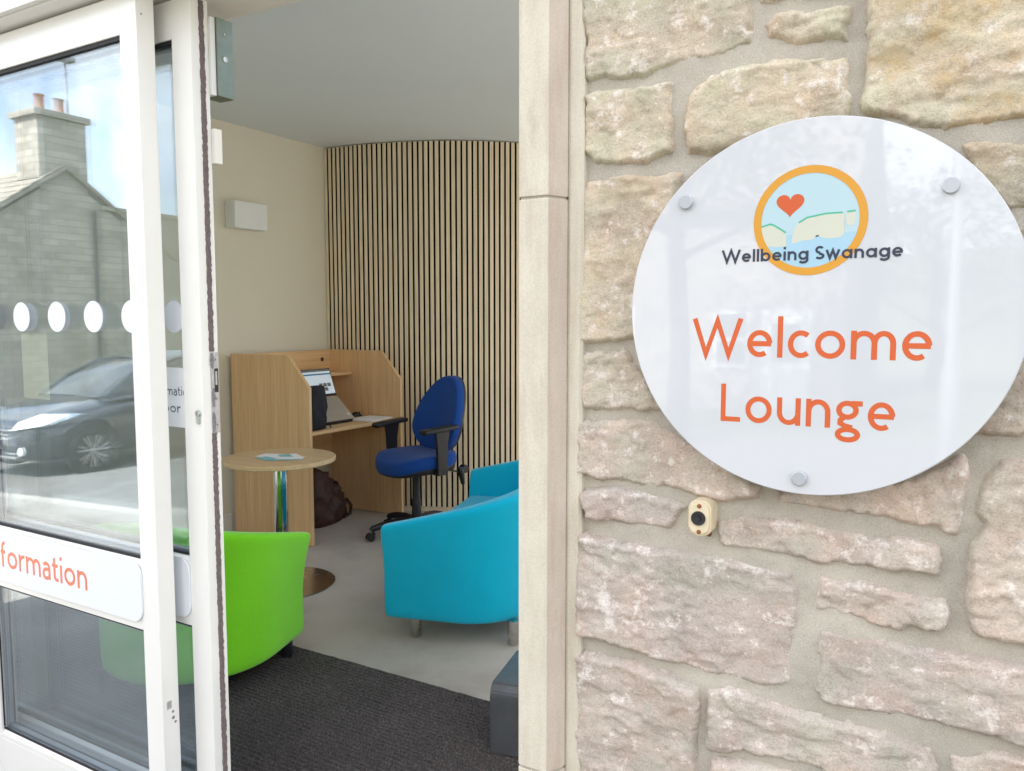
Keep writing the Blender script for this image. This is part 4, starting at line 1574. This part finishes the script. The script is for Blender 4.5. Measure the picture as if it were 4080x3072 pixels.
for i, (dx, dy, a) in enumerate(((0, 0, 4), (.006, -.004, 1), (-.004, .003, 7))):
    p_ = box('paper_sheet', -.105, .105, -.135, .135, 0, .0035 if i == 0 else .002, 'paper')
    p_.location = (-3.800 + dx, 4.490 + dy, .7440 + (.0, .0036, .0057)[i])
    p_.rotation_euler = (0, 0, R(a))
    tag(p_, ('thick pad of white paper at the bottom of the stack by the mouse', 'white paper sheets in the middle of the stack by the mouse', 'white paper lying on top of the stack by the mouse')[i], 'paper', 'papers on the carrel desk')

def soft_bag(name, label, cat, loc, rot, size, mat, seed, strap=False, sag=.25, slouch=0., wrinkle=.055):
    t = thing(name, label, cat, loc, rot, local=True)
    bm = bmesh.new()
    bmesh.ops.create_cube(bm, size=1)
    bmesh.ops.subdivide_edges(bm, edges=bm.edges[:], cuts=11, use_grid_fill=True)
    rg_ = np.random.RandomState(seed)
    for v in bm.verts:
        p = v.co * 2
        q = Vector((p.x * math.sqrt(max(0, 1 - .38 * p.y * p.y - .10 * p.z * p.z)), p.y * math.sqrt(max(0, 1 - .38 * p.x * p.x - .10 * p.z * p.z)), p.z))
        up_ = (p.z + 1) / 2
        q.x *= 1 - sag * up_ ** 2
        q.y *= 1 - sag * up_ ** 1.6
        hz = (q.z + 1) / 2 * size[2] * (1 - slouch * max(0, q.y * .5 + .5) ** 1.2)
        v.co = Vector((q.x * size[0] / 2, q.y * size[1] / 2, max(0.001, hz)))
    P = np.array([v.co for v in bm.verts])
    nz_ = fbm((P[:, 0] + P[:, 2] * .7) * 14 + 3, (P[:, 1] - P[:, 2]) * 14, seed, 4) + .8 * ridged((P[:, 0] - P[:, 1]) * 9, P[:, 2] * 12, seed + 5, 3)
    bm.normal_update()
    for v, k in zip(bm.verts, nz_):
        if v.co.z > .01:
            v.co += v.normal * float(k) * size[2] * wrinkle
    from_bm('body', bm, mat, t, True)
    return t

bb = soft_bag('laptop_sleeve', 'black zipped bag standing upright on the carrel desk', 'bag', (-3.765, 3.885, .7440), R(10), (.10, .20, .29), 'bag_black', 11, sag=.12)
tube('zip_pull', [(.048, .085, .03), (.053, .095, .012), (.055, .098, -.012)], .004, 'bag_black', bb, 8)
hb = soft_bag('handbag', 'dark brown slouched leather bag on the carpet under the desk', 'bag', (-4.10, 4.22, 0), R(15), (.36, .50, .44), 'bag_brown', 21, sag=.30, slouch=.62, wrinkle=.085)
tube('handle', [(.10, .16, .12), (.15, .19, .13), (.18, .20, .08), (.19, .16, .03), (.17, .10, .012)], [.012, .013, .013, .012, .010], 'bag_brown', hb, 10)

# ------------------------------------------------------------ office chair, facing -y when unrotated
oc = thing('office_chair', 'blue fabric operator chair with black T shaped armrests', 'office chair', (-3.225, 4.275, 0), R(-15), local=True)
oc.scale = (1.05, 1.05, 1.05)
SEAT = .50
def pad(name, mat, parent, outline, th, mtx, crown=.012, ring=10, edge=.5):
    """upholstered pad: outline(angle)->(x,y), thickness th, softly crowned, z up"""
    n = 48
    V, F = [], []
    lay = [(1.0, 0.), (1.0, .0), (.985, .0)]
    prof = []
    for k in range(7):                                   # bottom edge to top edge, rounded
        a = -math.pi / 2 + math.pi * k / 6
        prof.append((1 - edge * .10 * (1 - math.cos(a)), th / 2 * math.sin(a)))
    inner = [(.80, 1), (.55, 1), (.28, 1)]
    rows = []
    for s_, z in prof:
        rows.append([(s_, z)])
    for k in range(7):
        s_, z = prof[k]
        for i in range(n):
            x, y = outline(2 * math.pi * i / n)
            V.append((x * s_, y * s_, z))
    for s_, _ in inner:
        for i in range(n):
            x, y = outline(2 * math.pi * i / n)
            V.append((x * s_, y * s_, th / 2 + crown * (1 - s_ * s_)))
    V.append((0, 0, th / 2 + crown))
    R_ = 7 + len(inner)
    for r_ in range(R_ - 1):
        for i in range(n):
            j = (i + 1) % n
            F.append((r_ * n + i, r_ * n + j, (r_ + 1) * n + j, (r_ + 1) * n + i))
    for i in range(n):
        F.append(((R_ - 1) * n + i, (R_ - 1) * n + (i + 1) % n, len(V) - 1))
    F.append(tuple(range(n - 1, -1, -1)))
    return V, F

def superell(a, b, p):
    def f(t):
        c, s_ = math.cos(t), math.sin(t)
        return (a * math.copysign(abs(c) ** (2 / p), c), b * math.copysign(abs(s_) ** (2 / p), s_))
    return f

V, F = pad('seat', None, None, superell(.245, .24, 2.7), .085, None)
V2 = []
for x, y, z in V:
    fr_ = -y / .24                                       # 1 at the front lip
    z2 = z - .055 * max(0, fr_ - .35) ** 2 * 1.6 + .018 * max(0, -fr_ - .3) + .012 * (x / .245) ** 2
    V2.append((x, y, SEAT + z2))
st_ = raw('seat', V2, F, 'fabric_blue', oc, True)
subsurf(st_, 1)
V3 = [(x * .96, y * .96, SEAT - .030 + (z - SEAT) * .55 - .012) for x, y, z in V2]
raw('seat_shell', V3, F, 'plastic_black', oc, True)
def back_outline(t):
    c, s_ = math.cos(t), math.sin(t)
    up_ = (s_ + 1) / 2
    w_ = .232 - .078 * max(0, up_ - .34) / .66
    return (w_ * math.copysign(abs(c) ** .82, c), .250 * math.copysign(abs(s_) ** .86, s_))
V, F = pad('backrest', None, None, back_outline, .075, None, crown=.010)
def bend(V, off, sc=1.):
    out = []
    for x, y, z in V:
        yy = .235 + off - z * 1.0 - .10 * (x * sc / .22) ** 2 * .45 + .10 * ((y + .05) / .285) * .55 - .018 * math.cos((y + .12) * 7)
        out.append((x * sc, yy, SEAT + .285 + y * sc))
    return out
bk = raw('backrest', bend(V, 0), F, 'fabric_blue', oc, True)
subsurf(bk, 1)
raw('back_shell', bend([(x, y, z * .5) for x, y, z in V], .030, .985), F, 'plastic_black', oc, True)
box('back_bracket', -.030, .030, .20, .285, SEAT - .07, SEAT + .20, 'plastic_black', oc, .008)
box('mechanism', -.075, .075, -.08, .22, SEAT - .088, SEAT - .048, 'plastic_black', oc, .01)
for sx in (-1, 1):
    px = sx * .262
    bm = bmesh.new()
    bm_box(bm, -.040, .040, -.135, .125, -.014, .014, .0125, 3)
    for v in bm.verts:
        k = max(0, -v.co.y - .05) / .085
        v.co.z -= .022 * k * k
        v.co.x += -sx * .012 * k
    bmesh.ops.translate(bm, verts=bm.verts[:], vec=(px, -.01, SEAT + .232))
    ap = from_bm('arm_pad', bm, 'plastic_black', oc, True)
    bm = bmesh.new()
    bm_prism(bm, [(-.038, SEAT - .05), (.040, SEAT - .05), (.040, SEAT + .12), (.048, SEAT + .17), (.060, SEAT + .2185), (-.058, SEAT + .2185), (-.046, SEAT + .17), (-.040, SEAT + .12)], px - .011, px + .011, 'x')
    bmesh.ops.bevel(bm, geom=bm.edges[:], offset=.004, segments=2, affect='EDGES')
    from_bm('arm_post', bm, 'plastic_black', oc)
    box('arm_bracket', min(px * .35, px + sx * .010), max(px * .35, px + sx * .010), -.035, .037, SEAT - .066, SEAT - .051, 'plastic_black', oc, .003)
tube('lever', [(.07, .15, SEAT - .07), (.20, .17, SEAT - .072), (.245, .175, SEAT - .075)], .006, 'steel', oc, 10)
tube('lever_handle', [(.235, .175, SEAT - .04), (.245, .178, SEAT - .09), (.243, .19, SEAT - .15)], [.017, .02, .013], 'plastic_black', oc, 12)
lathe('tilt_knob', [(0, -.02), (.026, -.02), (.028, -.014), (.028, .014), (.026, .02), (0, .02)], 'plastic_black', oc, 20, Matrix.Translation((.235, .205, SEAT - .055)) @ Matrix.Rotation(R(90), 4, 'Y'))
lathe('gas_column', [(0, .07), (.032, .07), (.032, .10), (.030, .24), (.026, .25), (.025, SEAT - .10), (.030, SEAT - .095), (.030, SEAT - .085), (0, SEAT - .085)], 'plastic_black', oc, 28)
lathe('hub', [(0, .06), (.045, .06), (.050, .075), (.048, .115), (.035, .13), (0, .13)], 'plastic_black', oc, 28)
for k in range(5):
    a = R(k * 72 + 237 - -15)
    ca, sa = math.cos(a), math.sin(a)
    P = lambda r_, z: (r_ * ca, r_ * sa, z)
    lg = tube('base_leg', [P(.03, .098), P(.12, .103), P(.22, .094), P(.295, .078), P(.312, .068)], [.028, .027, .023, .019, .014], 'plastic_black', oc, 14)
    tube('caster_stem', [P(.305, .075), P(.305, .045)], .008, 'steel', lg, 10)
    for sgn in (-1, 1):
        c_ = Vector(P(.305, .026)) + Vector((-sa, ca, 0)) * sgn * .0145 + Vector((ca, sa, 0)) * .008
        lathe('caster', [(0, -.010), (.022, -.010), (.0258, -.006), (.0258, .006), (.022, .010), (0, .010)], 'rubber_black', lg, 24,
              Matrix.Translation(c_) @ Matrix.Rotation(a, 4, 'Z') @ Matrix.Rotation(R(90), 4, 'X'))
    tube('caster_hood', [Vector(P(.296, .046)) + Vector((-sa, ca, 0)) * .012, Vector(P(.296, .046)) - Vector((-sa, ca, 0)) * .012], .014, 'plastic_black', lg, 14)

# ------------------------------------------------------------ fittings
lb = thing('wall_uplighter', 'plain white box uplighter on the cream wall', 'wall light', (-4.4, 3.86, 2.19))
bm = bmesh.new()
bm_box(bm, -4.3985, -4.30, 3.72, 4.005, 2.100, 2.280, .004, 2)
from_bm('shade', bm, 'plastic_white', lb)
box('backplate', -4.3995, -4.3986, 3.74, 3.985, 2.12, 2.26, 'plastic_white', lb)

gb = thing('low_box', 'dark grey glossy plastic box standing at the edge of the mat', 'box', (-1.345, 2.18, 0), R(12), local=True)
bm = bmesh.new()
prof = [(0, .012), (.0, .215)] + [(.028 - .028 * math.cos(R(a)), .215 + .036 * math.sin(R(a))) for a in (20, 40, 60, 80, 90)] + [(.30, .251), (.32, .012)]
bm_prism(bm, prof, 0, .50, 'x')
bmesh.ops.bevel(bm, geom=bm.edges[:], offset=.0035, segments=2, affect='EDGES')
from_bm('body', bm, 'box_grey', gb)
box('rim', -.003, .001, .012, .31, .011, .022, 'box_grey', gb, .001)

# ------------------------------------------------------------ the street opposite, seen in the glass and in the sign
def window(parent, cx_, y, z0, w_, h_, face=1):
    """white sash window in a wall facing +y (face=1)"""
    y0, y1 = (y - .02, y + .05)
    bm = bmesh.new()
    for a in ((cx_ - w_ / 2, cx_ - w_ / 2 + .07, z0, z0 + h_), (cx_ + w_ / 2 - .07, cx_ + w_ / 2, z0, z0 + h_)):
        bm_box(bm, a[0], a[1], y0, y1, a[2], a[3])
    for a in ((z0, z0 + .08), (z0 + h_ - .07, z0 + h_), (z0 + h_ * .5 - .03, z0 + h_ * .5 + .03)):
        bm_box(bm, cx_ - w_ / 2 + .071, cx_ + w_ / 2 - .071, y0, y1 - .004, a[0], a[1])
    wn_ = from_bm('window', bm, 'white_upvc', parent)
    box('pane', cx_ - w_ / 2 + .072, cx_ + w_ / 2 - .072, y - .01, y + .012, z0 + .081, z0 + h_ - .071, 'dark_pane', wn_)
    return wn_

def cottage(name, label, x0, x1, yf, depth, zb, eaves, ridge, wins, door=None, chim=None):
    """stone house with its front on y=yf facing +y and the ridge along x"""
    t = thing(name, label, 'house', ((x0 + x1) / 2, yf - depth / 2, zb))
    yb, ym = yf - depth, yf - depth / 2
    prism('wall', [(yf, zb), (yf, eaves), (ym, ridge - .12), (yb, eaves), (yb, zb)], x0, x1, 'far_stone', t, 'x')
    o, k = .25, (ridge - eaves) / (depth / 2)
    for s_ in (1, -1):
        e_ = ym + s_ * (depth / 2 + o)
        ez = ridge - (depth / 2 + o) * k
        prism('roof', [(ym - s_ * .0, ridge + .02), (e_, ez + .02), (e_, ez + .12), (ym, ridge + .14)] if s_ > 0 else [(ym - .001, ridge + .02), (ym - .001, ridge + .14), (e_, ez + .12), (e_, ez + .02)], x0 - .12, x1 + .12, 'slate_roof', t, 'x')
    # courses of stone slates on the roof slope seen from the street
    n = int((depth / 2 + o) / .28)
    for i in range(n):
        ya, yb_ = ym + i * .28 + .02, ym + (i + 1) * .28 + .06
        za, zb_ = ridge + .142 - (ya - ym) * k, ridge + .165 - (yb_ - ym) * k
        prism('slate_course', [(ya, za), (yb_, zb_), (yb_, zb_ + .02), (ya, za + .012)], x0 - .13, x1 + .13, 'slate_roof', t, 'x')
    for wx_, wz_, ww, wh in wins:
        window(t, wx_, yf, wz_, ww, wh)
    if door:
        d_ = box('door', door - .45, door + .45, yf - .02, yf + .06, zb, zb + 2.05, 'white_upvc', t, .01)
        box('door_glass', door - .25, door + .25, yf + .061, yf + .07, zb + 1.1, zb + 1.8, 'dark_pane', d_)
    box('gutter', x0 - .1, x1 + .1, yf + .02, yf + .14, eaves - .16, eaves - .06, 'white_upvc', t)
    if chim:
        for cx0, cx1, h_ in chim:
            ch = box('chimney', cx0, cx1, ym - .62, ym + .62, ridge - .9, ridge + h_, 'far_stone', t, .02)
            box('chimney_cap', cx0 - .09, cx1 + .09, ym - .72, ym + .72, ridge + h_ + .001, ridge + h_ + .16, 'far_stone', ch, .02)
            for q in (-.25, .25):
                lathe('chimney_pot', [(.10, 0), (.15, 0), (.12, .10), (.11, .42), (.14, .46), (.11, .46), (.08, 0)], 'chimney_pot', ch, 16, Matrix.Translation(((cx0 + cx1) / 2, ym + q, ridge + h_ + .161)))
    return t

gh = cottage('gabled_house', 'stone gabled house with big end chimney down the street', -33, -20.0, -6.0, 7.0, -1.6, 2.75, 5.25,
             [(-22.3, .6, 1.1, 1.4), (-26, .6, 1.1, 1.4), (-30, .6, 1.1, 1.4)], -24.2, [(-21.05, -20.02, 1.25), (-33, -32.0, 1.1)])
box('wing', -20.6, -19.95, -18.5, -11.0, -1.6, 4.35, 'far_stone', gh, .02)
box('wing_coping', -20.7, -19.88, -18.6, -10.4, 4.351, 4.47, 'far_stone', gh, .02)
ae = tube('aerial', [(-20.4, -9.9, 6.4), (-20.4, -9.9, 8.1)], .025, 'post_grey', gh, 8)
box('aerial_head', -20.55, -20.25, -10.1, -9.5, 8.09, 8.20, 'post_grey', ae, .02)
tube('downpipe', [(-19.93, -10.2, -1.2), (-19.93, -10.2, 4.3)], .05, 'laptop_black', gh, 10)

cottage('stone_cottage', 'stone cottage with white door and windows across the road', -10.5, -1.9, -13.0, 6.5, -.4, 3.7, 6.2,
        [(-6.4, .55, 1.1, 1.2), (-3.9, .55, .7, 1.1), (-9.2, .55, 1.1, 1.2), (-6.4, 2.35, .9, 1.0), (-9.2, 2.35, .9, 1.0)], -2.9, [(-10.4, -9.5, 1.0)])
cottage('corner_cottage', 'sunlit stone cottage standing by the side lane across the road', .9, 9.5, -11.0, 6.0, -.3, 3.5, 5.6,
        [(1.9, .6, .9, 1.2), (1.9, 2.2, .8, 1.0), (5.5, .6, 1.1, 1.2), (5.5, 2.2, .9, 1.0)], 3.6, [(8.4, 9.3, 1.0)])

def leafy_tree(name, label, x, y, h0_, rad, n, seed, group=None):
    t = thing(name, label, 'tree', (x, y, gz(x)), 0, group, local=True)
    rg_ = random.Random(seed)
    bm = bmesh.new()
    bm_tube(bm, [(0, 0, 0), (.05, .02, 1.2), (-.04, .05, h0_), (.02, 0, h0_ + rad)], [.17, .14, .11, .05], 12)
    tips = []
    for k in range(11):
        a = k * 2.399
        z = h0_ - .3 + rad * 1.4 * k / 11
        e = Vector((math.cos(a) * rad * .8, math.sin(a) * rad * .8, z + rad * .35))
        bm_tube(bm, [(0, 0, z - .2), (e.x * .5, e.y * .5, z + .15), tuple(e)], [.06, .04, .015], 8)
        tips.append(e)
        tips.append(e * .62 + Vector((0, 0, z * .4)))
    from_bm('trunk', bm, 'bark', t, True)
    V, F = [], []
    for i in range(n):
        c = rg_.choice(tips)
        p = Vector((rg_.gauss(c.x, rad * .23), rg_.gauss(c.y, rad * .23), rg_.gauss(c.z + .1, rad * .20)))
        d1 = Vector((rg_.uniform(-1, 1), rg_.uniform(-1, 1), rg_.uniform(-.7, .5))).normalized()
        d2 = d1.cross(Vector((rg_.uniform(-1, 1), rg_.uniform(-1, 1), 1))).normalized()
        l_, w_ = rg_.uniform(.09, .15), rg_.uniform(.035, .055)
        b = len(V)
        V += [tuple(p), tuple(p + d1 * l_ * .5 + d2 * w_), tuple(p + d1 * l_), tuple(p + d1 * l_ * .5 - d2 * w_)]
        F.append((b, b + 1, b + 2, b + 3))
    o = raw('crown', V, F, 'leaf', t)
    return t
leafy_tree('street_tree', 'leafy tree in front of the stone cottage across the road', -3.4, -8.2, 3.0, 2.1, 9000, 5)
leafy_tree('garden_tree', 'leafy tree behind the lamp post beside the lane', -.6, -17.0, 1.6, 1.9, 5000, 9)

lpst = thing('street_lamp', 'grey steel lamp post standing across the road', 'street lamp', (-.13, -6.6, gz(-.13)), 0, local=True)
lathe('post', [(0, 0), (.09, 0), (.09, 1.0), (.055, 1.1), (.045, 5.8), (0, 5.8)], 'post_grey', lpst, 20)
tube('arm', [(0, 0, 5.75), (0, .25, 5.95), (0, .7, 6.0)], .03, 'post_grey', lpst, 10)
box('lantern', -.11, .11, .6, 1.15, 5.93, 6.05, 'post_grey', lpst, .02)

V, F = [], []
nxh, nyh = 60, 10
for j in range(nyh + 1):
    for i in range(nxh + 1):
        x = -700 + 1400 * i / nxh
        y = -260 - 45 * j
        hgt = 62 * math.sin(math.pi * j / nyh * .5) * (.75 + .25 * math.sin(x * .006 + 1)) - 8
        V.append((x, y, hgt))
for j in range(nyh):
    for i in range(nxh):
        a = j * (nxh + 1) + i
        F.append((a, a + 1, a + nxh + 2, a + nxh + 1))
tag(raw('hills', V, F, 'hill_grass', None, True), kind='structure')

# ------------------------------------------------------------ parked cars (length along +y, nose towards +y)
def car(name, label, loc, rot, paint, plate=True):
    t = thing(name, label, 'car', loc, rot, 'cars parked across the road', local=True)
    # lower body: stations along the length, half section mirrored
    ST = [  # y, half width, bottom, shoulder z, deck z
        (2.02, .50, .30, .52, .56), (1.96, .68, .22, .62, .68), (1.80, .79, .19, .68, .78), (1.45, .85, .19, .74, .88), (1.00, .87, .19, .80, .96),
        (.55, .875, .19, .86, 1.00), (-.40, .88, .19, .90, 1.00), (-1.20, .875, .19, .93, 1.02), (-1.70, .84, .22, .95, 1.03), (-1.95, .76, .30, .92, 1.00), (-2.02, .62, .40, .80, .90)]
    V, F = [], []
    for y, hw_, b_, sh, dk in ST:
        half = [(hw_ * .72, b_), (hw_ * .95, b_ + .05), (hw_, b_ + .22), (hw_ * .985, sh - .10), (hw_ * .94, sh), (hw_ * .80, sh + (dk - sh) * .75), (hw_ * .40, dk)]
        row = [(-x, z) for x, z in half] + [(x, z) for x, z in half[::-1]]
        V += [(x, y, z) for x, z in row]
    K = 14
    for i in range(len(ST) - 1):
        for k in range(K):
            k2 = (k + 1) % K
            F.append((i * K + k, i * K + k2, (i + 1) * K + k2, (i + 1) * K + k))
    F.append(tuple(range(K)))
    F.append(tuple(range((len(ST) - 1) * K, len(ST) * K))[::-1])
    bm = bmesh.new()
    vs_ = [bm.verts.new(v) for v in V]
    for f in F:
        bm.faces.new([vs_[i] for i in f])
    bd = from_bm('body', bm, paint, t, True)
    subsurf(bd, 2)
    # cabin: glass house and painted roof
    CB = [(1.02, .70, .93, .94), (.70, .72, .95, 1.16), (.20, .73, .96, 1.40), (-.15, .73, .96, 1.475), (-.80, .73, .97, 1.50), (-1.40, .71, .98, 1.45), (-1.75, .68, .98, 1.25), (-1.92, .64, .97, 1.02)]
    def loft(rows, mat, nm):
        n_ = len(rows[0])
        bm_ = bmesh.new()
        g_ = [[bm_.verts.new(p) for p in r_] for r_ in rows]
        for i in range(len(rows) - 1):
            for k in range(n_ - 1):
                bm_.faces.new((g_[i][k], g_[i][k + 1], g_[i + 1][k + 1], g_[i + 1][k]))
        return from_bm(nm, bm_, mat, t, True)
    rows = []
    for y, hw_, b_, tp in CB:
        tw = hw_ * (1 - .24 * (tp - b_) / .54)
        rows.append([(-hw_ - .06, y, b_ - .03), (-hw_, y, b_ + .02), (-tw - .02, y, tp - .06 * (tp - b_) / .54), (-tw * .8, y, tp), (0, y, tp + .015), (tw * .8, y, tp), (tw + .02, y, tp - .06 * (tp - b_) / .54), (hw_, y, b_ + .02), (hw_ + .06, y, b_ - .03)])
    gl_ = loft(rows, 'dark_pane', 'cabin_glass')
    rr_ = [[(x, y, z + .012) for x, y, z in r_[2:7]] for r_ in rows[2:7]]
    loft(rr_, paint, 'roof')
    for s_ in (-1, 1):
        for pts in ([(s_ * .72, .98, .95), (s_ * .66, .62, 1.20), (s_ * .585, .16, 1.40)], [(s_ * .745, -.25, .97), (s_ * .60, -.22, 1.46)], [(s_ * .72, -1.2, .98), (s_ * .58, -1.30, 1.46)]):
            tube('pillar', pts, .028, paint, t, 8)
        mr_ = box('door_mirror', min(s_ * .86, s_ * 1.0), max(s_ * .86, s_ * 1.0), .60, .70, .93, 1.05, paint, t, .03, 3)
        # lamps
        V_ = [(s_ * .46, 1.985, .60), (s_ * .78, 1.80, .66), (s_ * .845, 1.50, .77), (s_ * .62, 1.70, .79), (s_ * .47, 1.90, .70)]
        bm_ = bmesh.new()
        bm_.faces.new([bm_.verts.new(v) for v in V_])
        r_ = bmesh.ops.extrude_face_region(bm_, geom=bm_.faces[:])
        bmesh.ops.translate(bm_, verts=[v for v in r_['geom'] if isinstance(v, bmesh.types.BMVert)], vec=(s_ * .02, .05, .02))
        from_bm('headlight', bm_, 'lamp_lens', t)
        lathe('fog_lamp', [(0, .02), (.05, .015), (.06, 0), (0, 0)], 'lamp_lens', t, 20, Matrix.Translation((s_ * .58, 1.985, .36)) @ Matrix.Rotation(R(-90), 4, 'X'))
        for wy in (1.27, -1.30):
            # dark arch behind the wheel
            lathe('wheel_arch', [(0, 0), (.355, 0), (.37, .006), (.37, .012), (0, .012)], 'tyre', t, 40, Matrix.Translation((s_ * .868, wy, .34)) @ Matrix.Rotation(R(90 * s_), 4, 'Y'))
            m_ = Matrix.Translation((s_ * .80, wy, .305)) @ Matrix.Rotation(R(90 * s_), 4, 'Y')
            wh = lathe('wheel', [(.20, -.02), (.29, -.02), (.305, .0), (.305, .085), (.29, .104), (.215, .108), (.205, .085)], 'tyre', t, 40, m_)
            lathe('rim', [(.0, .066), (.205, .066), (.212, .104), (.222, .106), (.222, .09)], 'plate_ink', wh, 40, m_)
            lathe('hub', [(0, .112), (.035, .112), (.045, .104), (.045, .07), (0, .07)], 'alloy', wh, 24, m_)
            for q in range(7):
                a = 2 * math.pi * q / 7
                for da in (-.16, .16):
                    bm_ = bmesh.new()
                    bm_prism(bm_, [(.03 * math.cos(a) - .012 * math.sin(a) * (1 if da > 0 else -1) * .6, .03 * math.sin(a) + .012 * math.cos(a) * (1 if da > 0 else -1) * .6),
                                   (.208 * math.cos(a + da - .06), .208 * math.sin(a + da - .06)), (.208 * math.cos(a + da + .06), .208 * math.sin(a + da + .06)), (.06 * math.cos(a + .25), .06 * math.sin(a + .25))], .086, .102, 'z')
                    bmesh.ops.transform(bm_, matrix=m_, verts=bm_.verts[:])
                    from_bm('spoke', bm_, 'alloy', wh)
    for z in (.50, .555, .61):
        box('grille_bar', -.42, .42, 1.985, 2.035, z, z + .022, 'chrome', t, .004)
    for z in (.27, .32):
        box('bumper_bar', -.50, .50, 1.955, 2.005, z, z + .02, 'post_grey', t, .004)
    np_ = box('number_plate', -.26, .26, 2.04, 2.052, .385, .495, 'plate_white', t, .004)
    # lettering faces +y and reads from the front of the car
    V_, F_ = [], []
    pf = plate_font(.2)
    pen = 0.
    k_ = 0
    seq = []
    for ch in 'HG12 HHO':
        if ch == ' ':
            pen += .45
            continue
        seq.append((pen, pf[ch][1]))
        pen += pf[ch][0] + .22
    sc_ = .42 / pen
    for p0, st in seq:
        for kd, pts in st:
            k_ += 1
            ribbon(V_, F_, [((p0 + a) * sc_, b * .055) for a, b in pts], .011, kd == 'c', lambda a, b, z: (.19 - a, 2.0525 + z, .403 + b), .0002 * (1 + k_ % 3))
    raw('plate_text', V_, F_, 'plate_ink', np_)
    box('plate_band', .205, .255, 2.0522, 2.0535, .39, .49, 'plate_blue', np_)
    return t
car('parked_car', 'black hatchback parked nose towards the building down the street', (-10.45, -4.75, gz(-10.4)), 0, 'car_paint')
car('parked_car', 'silver hatchback parked by the lamp post across the road', (2.2, -5.2, gz(2)), R(88), 'car_paint_silver')
